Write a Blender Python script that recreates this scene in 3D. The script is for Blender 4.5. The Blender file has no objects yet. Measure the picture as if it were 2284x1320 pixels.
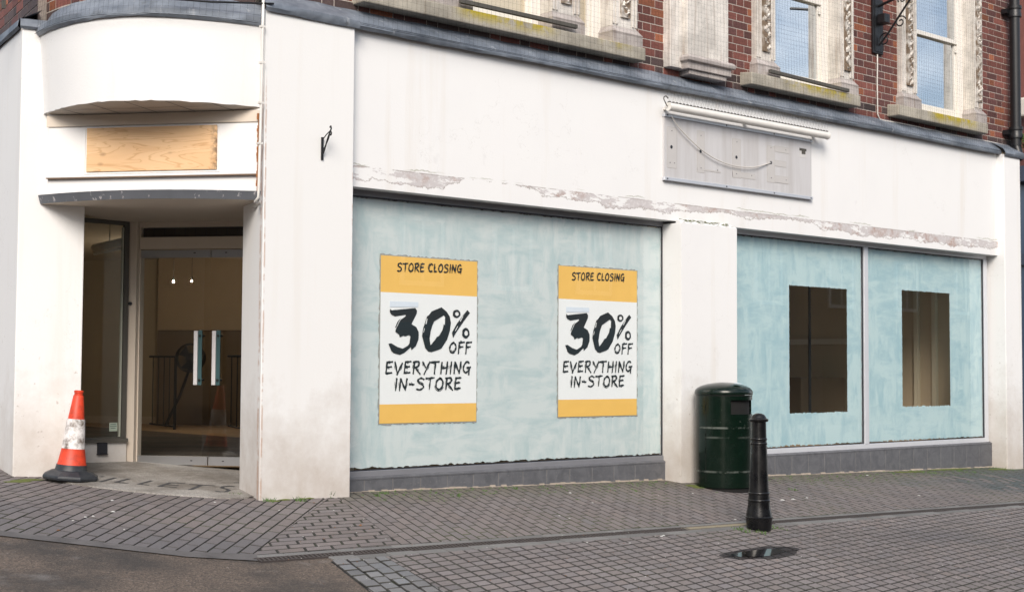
import bpy, bmesh, math, random
from mathutils import Vector, Matrix, noise
random.seed(7)
D = bpy.data
sc = bpy.context.scene
COL = sc.collection
R = math.radians

# ------------------------------------------------------------------ camera
F = 3250.0; CX, CY = 1142.0, 660.0                    # focal length and centre in photo pixels (2284 x 1320)
CAM = Vector((-6.98491766, -9.75154059, 1.04106607))
RIGHT = Vector((0.7443187, -0.6678024, 0.00544271))
DOWN = Vector((0.03754419, 0.03370618, -0.99872635))
FWD = Vector((0.66676841, 0.74357504, 0.05016024))
cam = D.objects.new('camera', D.cameras.new('camera')); COL.objects.link(cam)
M = Matrix.Identity(4)
for i, a in enumerate((RIGHT, -DOWN, -FWD)):
    for j in range(3): M[j][i] = a[j]
M.translation = CAM
cam.matrix_world = M
cam.data.sensor_width = 36; cam.data.lens = F / 2284 * 36
cam.data.clip_start = .1; cam.data.clip_end = 500
cam.data.dof.use_dof = True; cam.data.dof.focus_distance = 12.3; cam.data.dof.aperture_fstop = 4.5
sc.camera = cam

# ------------------------------------------------------------------ world, sun, exposure
SUN_EL, SUN_AZ = R(35), R(227)                        # azimuth from +X, counter-clockwise
w = D.worlds.new('World'); sc.world = w; w.use_nodes = True
nt = w.node_tree; nt.nodes.clear()
out = nt.nodes.new('ShaderNodeOutputWorld'); bg = nt.nodes.new('ShaderNodeBackground')
sky = nt.nodes.new('ShaderNodeTexSky'); sky.sky_type = 'NISHITA'; sky.sun_disc = False
sky.sun_elevation = SUN_EL; sky.sun_rotation = R(90) - SUN_AZ
sky.air_density = 1.0; sky.dust_density = 1.5; sky.ozone_density = 1.0
tc = nt.nodes.new('ShaderNodeTexCoord'); mp = nt.nodes.new('ShaderNodeMapping')
mp.inputs['Scale'].default_value = (1, 1, 2.2); mp.inputs['Location'].default_value = (.35, .1, .4)
nz = nt.nodes.new('ShaderNodeTexNoise'); nz.inputs['Scale'].default_value = 2.6; nz.inputs['Detail'].default_value = 7
cr = nt.nodes.new('ShaderNodeValToRGB'); cr.color_ramp.elements[0].position = .45; cr.color_ramp.elements[1].position = .62
mx = nt.nodes.new('ShaderNodeMix'); mx.data_type = 'RGBA'
mx.inputs['B'].default_value = (8.8, 9.0, 9.3, 1)
nt.links.new(tc.outputs['Generated'], mp.inputs[0]); nt.links.new(mp.outputs[0], nz.inputs['Vector'])
nt.links.new(nz.outputs['Fac'], cr.inputs[0]); nt.links.new(cr.outputs[0], mx.inputs['Factor'])
nt.links.new(sky.outputs[0], mx.inputs['A']); nt.links.new(mx.outputs['Result'], bg.inputs[0])
bg.inputs[1].default_value = .10; nt.links.new(bg.outputs[0], out.inputs[0])
sl = D.lights.new('sun', 'SUN'); sl.energy = 2.35; sl.angle = R(30); sl.color = (1, .915, .82)
sun = D.objects.new('sun', sl); COL.objects.link(sun)
sd = Vector((math.cos(SUN_EL) * math.cos(SUN_AZ), math.cos(SUN_EL) * math.sin(SUN_AZ), math.sin(SUN_EL)))
sun.rotation_euler = sd.to_track_quat('Z', 'Y').to_euler(); sun.location = (-10, -12, 14)
sc.view_settings.view_transform = 'Standard'; sc.view_settings.look = 'None'
sc.view_settings.exposure = .63; sc.view_settings.gamma = 1
sc.cycles.use_denoising = True
sc.cycles.max_bounces = 10; sc.cycles.transparent_max_bounces = 16
sc.cycles.caustics_reflective = False; sc.cycles.caustics_refractive = False

# ------------------------------------------------------------------ frames of reference
CN = .13                                              # fall of the pavement towards the street
def gz(x, y): return -.02 * x + (CN * max(y, -6) if y < 0 else .073 * min(y, 3))
def ray(u, v): return RIGHT * (u - CX) + DOWN * (v - CY) + FWD * F
def at(u, v, ax, val):
    d = ray(u, v); return CAM + d * ((val - CAM[ax]) / d[ax])
def gnd(u, v):
    d = ray(u, v); a, b = 4 / F, 30 / F
    for i in range(50):
        m = (a + b) / 2; P = CAM + d * m
        if P.z > gz(P.x, P.y): a = m
        else: b = m
    return CAM + d * a
E0 = Vector((.608, -.794, 0)); N0 = Vector((.794, .608, 0)); Q0 = Vector((-1.49877, .8235, 0))   # the splayed corner entrance
def en(e, n, z=0.0):
    P = Q0 + E0 * e + N0 * n; return Vector((P.x, P.y, z))
def atn(u, v, n):
    d = ray(u, v); return CAM + d * ((n - (CAM - Q0).dot(N0)) / d.dot(N0))

# ------------------------------------------------------------------ mesh helpers
class MB:
    def __init__(s): s.v = []; s.f = []; s.mi = []; s.c = []; s.uv = {}
    def face(s, pts, mi=0, col=None):
        b = len(s.v); s.v += [tuple(p) for p in pts]; s.f.append(tuple(range(b, b + len(pts)))); s.mi.append(mi); s.c.append(col)
    def raw(s, vs, fs, mi=0, col=None):
        b = len(s.v); s.v += [tuple(p) for p in vs]
        for f in fs: s.f.append(tuple(b + i for i in f)); s.mi.append(mi); s.c.append(col)
    def box(s, x0, x1, y0, y1, z0, z1, mi=0):
        vs = [(x, y, z) for z in (z0, z1) for x, y in ((x0, y0), (x1, y0), (x1, y1), (x0, y1))]
        s.raw(vs, [(3, 2, 1, 0), (4, 5, 6, 7), (0, 1, 5, 4), (1, 2, 6, 5), (2, 3, 7, 6), (3, 0, 4, 7)], mi)
    def obox(s, e0, e1, n0, n1, z0, z1, mi=0):        # a box in the entrance's frame
        vs = [en(e, n, z) for z in (z0, z1) for e, n in ((e0, n0), (e1, n0), (e1, n1), (e0, n1))]
        s.raw(vs, [(3, 2, 1, 0), (4, 5, 6, 7), (0, 1, 5, 4), (1, 2, 6, 5), (2, 3, 7, 6), (3, 0, 4, 7)], mi)
    def prism(s, poly, z0, z1, mi=0):                 # poly ccw in plan; z0/z1 number or per-vertex list
        n = len(poly)
        a = z0 if isinstance(z0, (list, tuple)) else [z0] * n
        b = z1 if isinstance(z1, (list, tuple)) else [z1] * n
        vs = [(p[0], p[1], a[i]) for i, p in enumerate(poly)] + [(p[0], p[1], b[i]) for i, p in enumerate(poly)]
        s.raw(vs, [tuple(range(n))[::-1], tuple(range(n, 2 * n))] + [(i, (i + 1) % n, n + (i + 1) % n, n + i) for i in range(n)], mi)
    def tube(s, pts, r, seg=8, mi=0, cap=True):
        pts = [Vector(p) for p in pts]; n = len(pts)
        rs = r if isinstance(r, (list, tuple)) else [r] * n
        rings = []; prev = None
        for i, p in enumerate(pts):
            t = (pts[min(i + 1, n - 1)] - pts[max(i - 1, 0)])
            if t.length < 1e-9: t = Vector((0, 0, 1))
            t.normalize()
            if prev is None:
                a = t.orthogonal().normalized()
            else:
                a = (prev - t * prev.dot(t))
                a = a.normalized() if a.length > 1e-6 else t.orthogonal().normalized()
            prev = a; b = t.cross(a)
            rings.append([p + (a * math.cos(k * 2 * math.pi / seg) + b * math.sin(k * 2 * math.pi / seg)) * rs[i] for k in range(seg)])
        vs = [q for g in rings for q in g]; fs = []
        for i in range(n - 1):
            for k in range(seg):
                fs.append((i * seg + k, i * seg + (k + 1) % seg, (i + 1) * seg + (k + 1) % seg, (i + 1) * seg + k))
        if cap: fs.append(tuple(range(seg))[::-1]); fs.append(tuple((n - 1) * seg + k for k in range(seg)))
        s.raw(vs, fs, mi)
    def lathe(s, prof, seg=40, mi=0, c=(0, 0), capb=True, capt=True, a0=0, a1=None):
        full = a1 is None; span = 2 * math.pi if full else a1 - a0
        m = seg if full else seg + 1
        vs = [(c[0] + r * math.cos(a0 + span * k / seg), c[1] + r * math.sin(a0 + span * k / seg), z) for r, z in prof for k in range(m)]
        fs = []
        for i in range(len(prof) - 1):
            for k in range(seg):
                k2 = (k + 1) % m
                fs.append((i * m + k, i * m + k2, (i + 1) * m + k2, (i + 1) * m + k))
        if full and capb: fs.append(tuple(range(m))[::-1])
        if full and capt: fs.append(tuple((len(prof) - 1) * m + k for k in range(m)))
        s.raw(vs, fs, mi)
    def ring(s, outer, inner, mi=0, close=True):      # a flat band between two loops of the same count
        n = len(outer); vs = list(outer) + list(inner)
        s.raw(vs, [(i, (i + 1) % n, n + (i + 1) % n, n + i) for i in range(n if close else n - 1)], mi)
    def build(s, name, mats, parent=None, bevel=0, smooth=False, recalc=True, seg=2, auto=None):
        me = D.meshes.new(name); me.from_pydata(s.v, [], s.f)
        if not isinstance(mats, (list, tuple)): mats = [mats]
        for m in mats: me.materials.append(m)
        me.polygons.foreach_set('material_index', s.mi)
        if any(c is not None for c in s.c):
            at_ = me.color_attributes.new('tint', 'FLOAT_COLOR', 'CORNER'); buf = []
            for p, c in zip(s.f, s.c):
                c = c or (.5, .5, .5)
                for _ in p: buf += [c[0], c[1], c[2], 1]
            at_.data.foreach_set('color', buf)
        if recalc:
            bm = bmesh.new(); bm.from_mesh(me)
            bmesh.ops.recalc_face_normals(bm, faces=bm.faces); bm.to_mesh(me); bm.free()
        if smooth:
            me.polygons.foreach_set('use_smooth', [True] * len(me.polygons))
            if auto:
                try: me.set_sharp_from_angle(angle=R(auto))
                except Exception: pass
        me.update()
        o = D.objects.new(name, me); COL.objects.link(o)
        if parent: o.parent = parent
        if bevel:
            b = o.modifiers.new('bevel', 'BEVEL'); b.width = bevel; b.segments = seg; b.limit_method = 'ANGLE'; b.angle_limit = R(40)
        return o
def tag(o, label=None, cat=None, group=None, kind=None):
    if label: o['label'] = label
    if cat: o['category'] = cat
    if group: o['group'] = group
    if kind: o['kind'] = kind
    return o
def empty(name, loc, label, cat, group=None, rz=0):
    o = D.objects.new(name, None); COL.objects.link(o); o.location = loc; o.rotation_euler = (0, 0, rz); o.empty_display_size = .1
    return tag(o, label, cat, group)
def clip(poly, a, b):                                 # keep what lies left of a->b
    o = []; n = len(poly)
    def sd_(p): return (b[0] - a[0]) * (p[1] - a[1]) - (b[1] - a[1]) * (p[0] - a[0])
    for i in range(n):
        p, q = poly[i], poly[(i + 1) % n]; sp, sq = sd_(p), sd_(q)
        if sp >= 0: o.append(p)
        if (sp > 0 and sq < 0) or (sp < 0 and sq > 0):
            t = sp / (sp - sq); o.append((p[0] + (q[0] - p[0]) * t, p[1] + (q[1] - p[1]) * t))
    return o
def clip_poly(poly, conv):
    for i in range(len(conv)):
        if len(poly) < 3: return []
        poly = clip(poly, conv[i], conv[(i + 1) % len(conv)])
    return poly
def area(p): return .5 * abs(sum(p[i][0] * p[(i + 1) % len(p)][1] - p[(i + 1) % len(p)][0] * p[i][1] for i in range(len(p))))
def catmull(pts, k=6, closed=False):
    pts = [Vector(p) for p in pts]; n = len(pts); o = []
    for i in range(n if closed else n - 1):
        g = lambda j: pts[j % n] if closed else pts[min(max(j, 0), n - 1)]
        p0, p1, p2, p3 = g(i - 1), g(i), g(i + 1), g(i + 2)
        for t in range(k):
            t /= k
            o.append(.5 * ((2 * p1) + (p2 - p0) * t + (2 * p0 - 5 * p1 + 4 * p2 - p3) * t * t + (3 * p1 - p0 - 3 * p2 + p3) * t ** 3))
    if not closed: o.append(pts[-1])
    return o

# ------------------------------------------------------------------ materials
class NT:
    def __init__(s, name):
        s.m = D.materials.new(name); s.m.use_nodes = True; s.t = s.m.node_tree; s.t.nodes.clear()
        s.o = s.n('ShaderNodeOutputMaterial'); s.b = s.n('ShaderNodeBsdfPrincipled'); s.l(s.b.outputs[0], s.o.inputs[0])
    def n(s, k, **kw):
        x = s.t.nodes.new(k)
        for a, b in kw.items(): setattr(x, a, b)
        return x
    def l(s, a, b): s.t.links.new(a, b)
    def set(s, **kw):
        for k, v in kw.items():
            i = s.b.inputs[k.replace('_', ' ')]
            if hasattr(v, 'is_output'): s.l(v, i)
            else: i.default_value = (v + (1,)) if isinstance(v, tuple) and len(v) == 3 else v
    def coord(s, scale=(1, 1, 1), loc=(0, 0, 0), rot=(0, 0, 0), kind='Object'):
        c = s.n('ShaderNodeTexCoord'); m = s.n('ShaderNodeMapping')
        m.inputs['Scale'].default_value = scale; m.inputs['Location'].default_value = loc; m.inputs['Rotation'].default_value = rot
        s.l(c.outputs[kind], m.inputs[0]); return m.outputs[0]
    def noise(s, scale, detail=4, rough=.55, vec=None, dist=0):
        x = s.n('ShaderNodeTexNoise'); x.inputs['Scale'].default_value = scale; x.inputs['Detail'].default_value = detail
        x.inputs['Roughness'].default_value = rough; x.inputs['Distortion'].default_value = dist
        s.l(vec if vec is not None else s.coord(), x.inputs['Vector']); return x.outputs['Fac']
    def ramp(s, fac, stops):
        r = s.n('ShaderNodeValToRGB'); e = r.color_ramp.elements
        while len(e) < len(stops): e.new(.5)
        for i, (p, c) in enumerate(stops):
            e[i].position = p
            if not isinstance(c, tuple): c = (c, c, c)
            e[i].color = c + (1,) if len(c) == 3 else c
        s.l(fac, r.inputs[0]); return r.outputs[0]
    def mix(s, fac, a, b, mode='MIX'):
        x = s.n('ShaderNodeMix'); x.data_type = 'RGBA'; x.blend_type = mode
        for v, k in ((fac, 0), (a, 6), (b, 7)):
            if hasattr(v, 'is_output'): s.l(v, x.inputs[k])
            elif k == 0: x.inputs[0].default_value = v
            else: x.inputs[k].default_value = v + (1,) if len(v) == 3 else v
        return x.outputs[2]
    def math(s, op, a, b=None, c=None):
        x = s.n('ShaderNodeMath'); x.operation = op
        for v, k in ((a, 0), (b, 1), (c, 2)):
            if v is None: continue
            if hasattr(v, 'is_output'): s.l(v, x.inputs[k])
            else: x.inputs[k].default_value = v
        return x.outputs[0]
    def xyz(s):
        c = s.n('ShaderNodeTexCoord'); x = s.n('ShaderNodeSeparateXYZ'); s.l(c.outputs['Object'], x.inputs[0]); return x.outputs
    def band(s, val, lo, hi, soft=.02):               # 1 inside lo..hi
        a = s.n('ShaderNodeMapRange'); a.inputs['From Min'].default_value = lo - soft; a.inputs['From Max'].default_value = lo + soft; s.l(val, a.inputs[0])
        b = s.n('ShaderNodeMapRange'); b.inputs['From Min'].default_value = hi + soft; b.inputs['From Max'].default_value = hi - soft; s.l(val, b.inputs[0])
        return s.math('MULTIPLY', a.outputs[0], b.outputs[0])
    def bump(s, h, strength=.3, dist=.01):
        x = s.n('ShaderNodeBump'); x.inputs['Strength'].default_value = strength; x.inputs['Distance'].default_value = dist
        s.l(h, x.inputs['Height']); s.l(x.outputs[0], s.b.inputs['Normal'])
def simple(name, col, rough=.6, metal=0.0, vary=.12, scale=6, bump=0, bscale=80, coat=0):
    m = NT(name); f = m.noise(scale, 5)
    c = m.mix(f, tuple(x * (1 - vary) for x in col), tuple(min(1, x * (1 + vary)) for x in col))
    m.set(Base_Color=c, Roughness=rough, Metallic=metal)
    if coat: m.set(Coat_Weight=coat, Coat_Roughness=.15)
    if bump: m.bump(m.noise(bscale, 4), bump, .004)
    return m.m
def render_paint(name, base=(.80, .80, .795), peel=False, grime=.85):
    m = NT(name); X, Y, Z = m.xyz()
    streak = m.noise(1, 5, .6, m.coord((5, 5, .35)))
    c = m.mix(m.ramp(streak, [(.56, 0.0), (.74, .30)]), base, (.66, .60, .52))
    patch = m.noise(1.1, 6, .6)
    c = m.mix(m.ramp(patch, [(.45, 0.0), (.75, .25)]), c, (.70, .70, .71))
    # splash dirt near the foot of the wall, with ragged patches of its own
    zz = m.math('ADD', Z, m.math('MULTIPLY', m.math('SUBTRACT', m.noise(1.7, 8, .7), .5), 2.4))
    d = m.n('ShaderNodeMapRange'); d.inputs['From Min'].default_value = 1.0; d.inputs['From Max'].default_value = -.3; m.l(zz, d.inputs[0])
    c = m.mix(m.math('MULTIPLY', d.outputs[0], grime), c, (.47, .41, .35))
    sp = m.ramp(m.noise(26, 2, .4), [(.70, 0.0), (.76, .5)])
    c = m.mix(m.math('MULTIPLY', sp, m.band(Z, -1, 1.3, .3)), c, (.38, .33, .29))
    hn = m.noise(1.1, 6, .62, m.coord(loc=(7, 3, 1)))
    hair = m.math('MULTIPLY', m.math('LESS_THAN', m.math('ABSOLUTE', m.math('SUBTRACT', hn, .5)), .0011), m.ramp(m.noise(.8, 3), [(.50, 0.0), (.56, 1.0)]))
    c = m.mix(m.math('MULTIPLY', hair, .25), c, (.40, .38, .35))
    c = m.mix(m.ramp(m.noise(3.2, 3, .5, m.coord(loc=(2, 5, 8))), [(.71, 0.0), (.78, .22)]), c, (.45, .44, .44))
    h = m.noise(60, 5)
    if peel:
        # the line where an old moulding came away: bared grey plaster and red brick dust with ragged edges
        wob = m.math('MULTIPLY', m.math('SUBTRACT', m.noise(3.2, 7, .72), .5), .20)
        fine = m.math('MULTIPLY', m.math('SUBTRACT', m.noise(22, 4, .6), .5), .05)
        zc = m.math('ADD', m.math('ADD', Z, wob), fine)
        rng = m.n('ShaderNodeValToRGB'); e = rng.color_ramp.elements
        xs = [(0.0, 1), (.10, 1), (.125, 0), (.195, 0), (.215, .75), (.25, 1), (.385, 1), (.42, .45), (.49, .55), (.60, .3), (.635, 1), (.93, 1), (.99, .8)]
        while len(e) < len(xs): e.new(.5)
        for i, (p_, v_) in enumerate(xs): e[i].position = p_; e[i].color = (v_, v_, v_, 1)
        m.l(m.math('DIVIDE', X, 10.4), rng.inputs[0])
        lo = m.n('ShaderNodeMapRange'); lo.inputs['To Min'].default_value = 2.735; lo.inputs['To Max'].default_value = 2.625; m.l(rng.outputs[0], lo.inputs[0])
        up = m.n('ShaderNodeMapRange'); up.inputs['From Min'].default_value = 2.73; up.inputs['From Max'].default_value = 2.724; m.l(m.math('ADD', Z, m.math('MULTIPLY', fine, .5)), up.inputs[0])
        dn = m.math('GREATER_THAN', zc, lo.outputs[0])
        mask = m.math('MULTIPLY', m.math('MULTIPLY', dn, up.outputs[0]), m.ramp(m.noise(1, 7, .72, m.coord((1.9, 1, 6))), [(.455, 0.0), (.48, 1.0)]))
        pc = m.mix(m.ramp(m.noise(5, 5, .6), [(.50, 0.0), (.66, .9)]), (.55, .52, .52), (.40, .285, .245))
        pc = m.mix(m.ramp(m.noise(30, 3), [(.5, 0.0), (.66, .6)]), pc, (.70, .68, .68))
        c = m.mix(mask, c, pc)
        rag = m.math('MULTIPLY', m.band(m.math('ADD', Z, m.math('MULTIPLY', m.math('SUBTRACT', m.noise(4, 6, .7), .5), .10)), 2.742, 2.752, .003), m.ramp(m.noise(1.6, 3), [(.45, 0.0), (.52, 1.0)]))
        c = m.mix(m.math('MULTIPLY', rag, .8), c, (.40, .40, .33))
        e1 = m.math('MULTIPLY', m.math('LESS_THAN', m.math('ABSOLUTE', m.math('SUBTRACT', zc, lo.outputs[0])), .005), up.outputs[0])
        e2 = m.math('MULTIPLY', m.band(Z, 2.721, 2.729, .002), m.math('MULTIPLY', m.math('GREATER_THAN', Z, lo.outputs[0]), m.ramp(m.noise(3, 4, .7), [(.46, 0.0), (.5, 1.0)])))
        c = m.mix(m.math('MULTIPLY', m.math('MAXIMUM', e1, e2), .55), c, (.24, .19, .17))  # dark lines along the peel's edges, shade painted into the colour for depth
        h = m.math('SUBTRACT', h, m.math('MULTIPLY', mask, 3.5))
    m.set(Base_Color=c, Roughness=.75)
    m.bump(h, .12, .01); return m.m
W_FASCIA = render_paint('fascia_paint', peel=True, grime=0)
W_RENDER = render_paint('white_render')
W_CURVE = render_paint('curved_paint', (.80, .80, .795), grime=0)
def rust_paint():
    m = NT('pillar_paint'); X, Y, Z = m.xyz()
    streak = m.noise(1, 5, .6, m.coord((5, 5, .35)))
    c = m.mix(m.ramp(streak, [(.54, 0.0), (.80, .3)]), (.80, .80, .79), (.68, .63, .56))
    zz = m.math('ADD', Z, m.math('MULTIPLY', m.math('SUBTRACT', m.noise(1.7, 8, .7), .5), 2.4))
    d = m.n('ShaderNodeMapRange'); d.inputs['From Min'].default_value = .9; d.inputs['From Max'].default_value = -.4; m.l(zz, d.inputs[0])
    c = m.mix(m.math('MULTIPLY', d.outputs[0], .85), c, (.43, .36, .30))
    xw = m.math('ADD', X, m.math('MULTIPLY', m.math('SUBTRACT', m.noise(3, 3), .5), .015))
    on = m.ramp(m.noise(9, 4, .7), [(.42, 0.0), (.55, 1.0)])
    r1 = m.math('MULTIPLY', m.band(xw, -.850, -.838, .004), m.math('MULTIPLY', m.band(Z, -1, 3.25, .1), on))
    r2 = m.math('MULTIPLY', m.band(xw, -.010, .01, .004), m.math('MULTIPLY', m.band(Z, -1, 2.75, .1), m.ramp(m.noise(7, 4, .7), [(.5, 0.0), (.6, 1.0)])))
    c = m.mix(m.math('MULTIPLY', m.math('MAXIMUM', r1, r2), .6), c, (.42, .20, .10))
    m.set(Base_Color=c, Roughness=.75); m.bump(m.noise(60, 5), .12, .01); return m.m
W_PILLAR = rust_paint()
CREAM = simple('cream_paint', (.66, .58, .49), .6, vary=.06, scale=3)
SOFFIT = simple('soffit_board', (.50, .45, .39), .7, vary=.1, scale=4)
PANELW = simple('white_board', (.80, .79, .78), .45, vary=.04, scale=3)

def tint_mat(name, rough, noise_scale=90, bump=.25, spec=.4, dirt=None):
    m = NT(name); a = m.n('ShaderNodeAttribute'); a.attribute_name = 'tint'
    g = m.noise(noise_scale, 4, .7)
    c = m.mix(m.ramp(g, [(.3, 0.0), (.7, 1.0)]), (.72, .72, .72), (1.25, 1.25, 1.25))
    c = m.mix(1, a.outputs['Color'], c, 'MULTIPLY')
    if dirt:
        c = m.mix(m.ramp(m.noise(1.6, 6, .65), [(.48, 0.0), (.72, dirt[0])]), c, dirt[1])
    m.set(Base_Color=c, Roughness=rough); m.b.inputs['Specular IOR Level'].default_value = spec
    m.bump(g, bump, .004); return m.m
BRICK = tint_mat('brick', .7, 45, .4)
MORTAR = simple('mortar', (.50, .45, .40), .9, vary=.2, scale=20)
PAVER = tint_mat('paver', .8, 140, .3, .3, (.30, (.10, .095, .09)))
SETT = tint_mat('granite_sett', .75, 160, .4, .35)
def bed():
    m = NT('joint_bed'); f = m.noise(1.3, 6, .7); g = m.noise(14, 4)
    c = m.mix(m.ramp(m.math('ADD', m.math('MULTIPLY', f, .7), m.math('MULTIPLY', g, .3)), [(.48, 0.0), (.60, 1.0)]), (.018, .017, .017), (.030, .040, .016))
    m.set(Base_Color=c, Roughness=.95); m.bump(m.noise(120, 3), .5, .004); return m.m
BED = bed()
def tarmac():
    m = NT('tarmac'); big = m.noise(.9, 6, .65); mid = m.noise(4, 5, .6)
    v = m.n('ShaderNodeTexVoronoi'); v.inputs['Scale'].default_value = 95; m.l(m.coord(), v.inputs['Vector'])
    st = m.ramp(m.n('ShaderNodeSeparateColor') and v.outputs['Color'], [(.0, (.040, .033, .029)), (.6, (.118, .090, .071)), (.92, (.165, .13, .103)), (1, (.32, .28, .25))])
    c = m.mix(m.ramp(big, [(.40, .8), (.56, 0.0)]), st, (.030, .028, .027))
    c = m.mix(m.ramp(mid, [(.58, 0.0), (.78, .5)]), c, (.21, .20, .195))
    m.set(Base_Color=c, Roughness=.85); m.bump(v.outputs['Distance'], .6, .006); return m.m
TARMAC = tarmac()
def lead():
    m = NT('lead_sheet'); X, Y, Z = m.xyz()
    a = m.noise(2.5, 6, .65); b = m.noise(1, 5, .7, m.coord((14, 14, 3)))
    c = m.mix(m.ramp(a, [(.35, 0.0), (.65, 1.0)]), (.10, .12, .15), (.24, .27, .315))
    c = m.mix(m.ramp(b, [(.60, 0.0), (.72, .7)]), c, (.50, .52, .54))
    c = m.mix(m.ramp(m.noise(6, 5, .7), [(.62, 0.0), (.72, .6)]), c, (.06, .065, .06))
    m.set(Base_Color=c, Roughness=.55, Metallic=.15); m.bump(m.noise(5, 5), .5, .03); return m.m
LEAD = lead()
def canopy_lead():
    m = NT('canopy_lead'); b = m.noise(1, 5, .7, m.coord((18, 18, 5)))
    c = m.mix(m.noise(4, 5), (.11, .12, .14), (.19, .205, .23))
    c = m.mix(m.ramp(b, [(.60, 0.0), (.66, .85)]), c, (.66, .63, .64))
    m.set(Base_Color=c, Roughness=.5); m.bump(m.noise(9, 4), .3, .01); return m.m
CANOPY = canopy_lead()
def stone(name, base, lichen=()):
    m = NT(name); X, Y, Z = m.xyz()
    a = m.noise(3.5, 7, .65); b = m.noise(1, 5, .6, m.coord((16, 16, 1.2)))
    c = m.mix(m.ramp(a, [(.35, 0.0), (.68, 1.0)]), tuple(x * .72 for x in base), tuple(min(.85, x * 1.22) for x in base))
    c = m.mix(m.ramp(b, [(.54, 0.0), (.72, .65)]), c, (base[0] * .52, base[1] * .42, base[2] * .36))
    for x0, x1, z0, z1 in lichen:
        nz_ = m.ramp(m.noise(9, 6, .72), [(.40, 0.0), (.56, 1.0)])
        k = m.math('MULTIPLY', m.math('MULTIPLY', m.band(X, x0, x1, .12), m.band(Z, z0, z1, .05)), nz_)
        c = m.mix(m.math('MULTIPLY', k, .95), c, (.42, .33, .012))
    m.set(Base_Color=c, Roughness=.85); m.bump(m.noise(40, 6, .7), .4, .012); return m.m
STONE = stone('painted_stone', (.68, .645, .60))
SILL = stone('sill_stone', (.40, .37, .31), [(1.2, 2.3, 4.17, 4.4), (3.0, 3.3, 4.2, 4.4), (5.9, 7.0, 4.17, 4.4), (8.75, 9.75, 4.15, 4.4)])
BASESTONE = stone('base_stone', (.44, .40, .38))
def carved():
    m = NT('carved_stone'); v = m.n('ShaderNodeTexVoronoi'); v.inputs['Scale'].default_value = 14; v.feature = 'SMOOTH_F1'
    m.l(m.mix(.06, m.coord(), m.noise(9, 3)), v.inputs['Vector'])
    c = m.mix(m.ramp(v.outputs['Distance'], [(.18, 0.0), (.5, 1.0)]), (.60, .57, .53), (.20, .145, .10))
    m.set(Base_Color=c, Roughness=.85); m.bump(v.outputs['Distance'], -1, .05); return m.m
CARVED = carved()
WOODW = simple('white_joinery', (.78, .75, .70), .5, vary=.08, scale=8)
ALU = simple('aluminium', (.66, .68, .72), .42, .25, vary=.08, scale=5)
ALUD = simple('dark_frame', (.10, .095, .085), .5, .2, vary=.15)
STEEL = simple('brushed_steel', (.50, .51, .53), .32, .85, vary=.06, scale=4)
GASKET = simple('black_gasket', (.02, .022, .03), .5)
SLATE = None
def slate():
    m = NT('slate_tile'); a = m.noise(7, 6, .6, dist=1.5); b = m.noise(60, 3)
    c = m.mix(m.ramp(a, [(.35, 0.0), (.68, 1.0)]), (.092, .095, .105), (.135, .138, .15))
    c = m.mix(m.ramp(b, [(.62, 0.0), (.72, .4)]), c, (.26, .25, .25))
    m.set(Base_Color=c, Roughness=.6); m.bump(a, .2, .004); return m.m
SLATE = slate()
GROUT = simple('pale_grout', (.19, .18, .17), .9, vary=.25, scale=20)
def whitewash(name, base, dark):
    m = NT(name)
    s1 = m.noise(1, 5, .6, m.coord((9, 1, 2.2), rot=(0, R(14), 0)), .5); s2 = m.noise(1, 5, .6, m.coord((2.4, 1, 9), (3, 1, 2), rot=(0, R(-16), 0)), .5)
    s3 = m.noise(2.1, 5, .6)
    f = m.mix(m.ramp(s3, [(.46, 0.0), (.54, 1.0)]), s1, s2)
    f = m.math('ADD', m.math('MULTIPLY', f, .6), m.math('MULTIPLY', m.noise(2.6, 8, .7), .4))
    c = m.mix(m.ramp(f, [(.40, 0.0), (.56, 1.0)]), dark, base)
    sc_ = m.ramp(m.noise(1, 3, .6, m.coord((3, 1, 40), rot=(0, R(35), 0))), [(.70, 0.0), (.76, .35)])
    c = m.mix(sc_, c, (.80, .86, .86))
    m.b.inputs['Roughness'].default_value = .85; m.l(c, m.b.inputs['Base Color'])
    tr = m.n('ShaderNodeBsdfTranslucent'); m.l(c, tr.inputs[0]); ms = m.n('ShaderNodeMixShader'); ms.inputs[0].default_value = .26
    m.l(m.b.outputs[0], ms.inputs[1]); m.l(tr.outputs[0], ms.inputs[2]); m.l(ms.outputs[0], m.o.inputs[0]); return m.m
WASH1 = whitewash('whitewash_pale', (.89, .975, .99), (.68, .83, .86))
WASH2 = whitewash('whitewash_blue', (.72, .935, .985), (.52, .77, .86))
def glass(name, refl, tint=(1, 1, 1), rough=0.0):
    m = NT(name); t = m.n('ShaderNodeBsdfTransparent'); t.inputs[0].default_value = tint + (1,)
    g = m.n('ShaderNodeBsdfGlossy'); g.inputs['Roughness'].default_value = rough; g.inputs[0].default_value = (1, 1, 1, 1)
    lw = m.n('ShaderNodeLayerWeight'); lw.inputs[0].default_value = .5
    f = m.math('MULTIPLY', m.math('ADD', m.math('MULTIPLY', m.math('POWER', lw.outputs['Facing'], 5), .95), .045), refl)
    ms = m.n('ShaderNodeMixShader'); m.l(f, ms.inputs[0]); m.l(t.outputs[0], ms.inputs[1]); m.l(g.outputs[0], ms.inputs[2]); m.l(ms.outputs[0], m.o.inputs[0]); return m.m
GLASS = glass('shop_glass', 1.5, (.965, .985, .98))
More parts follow.
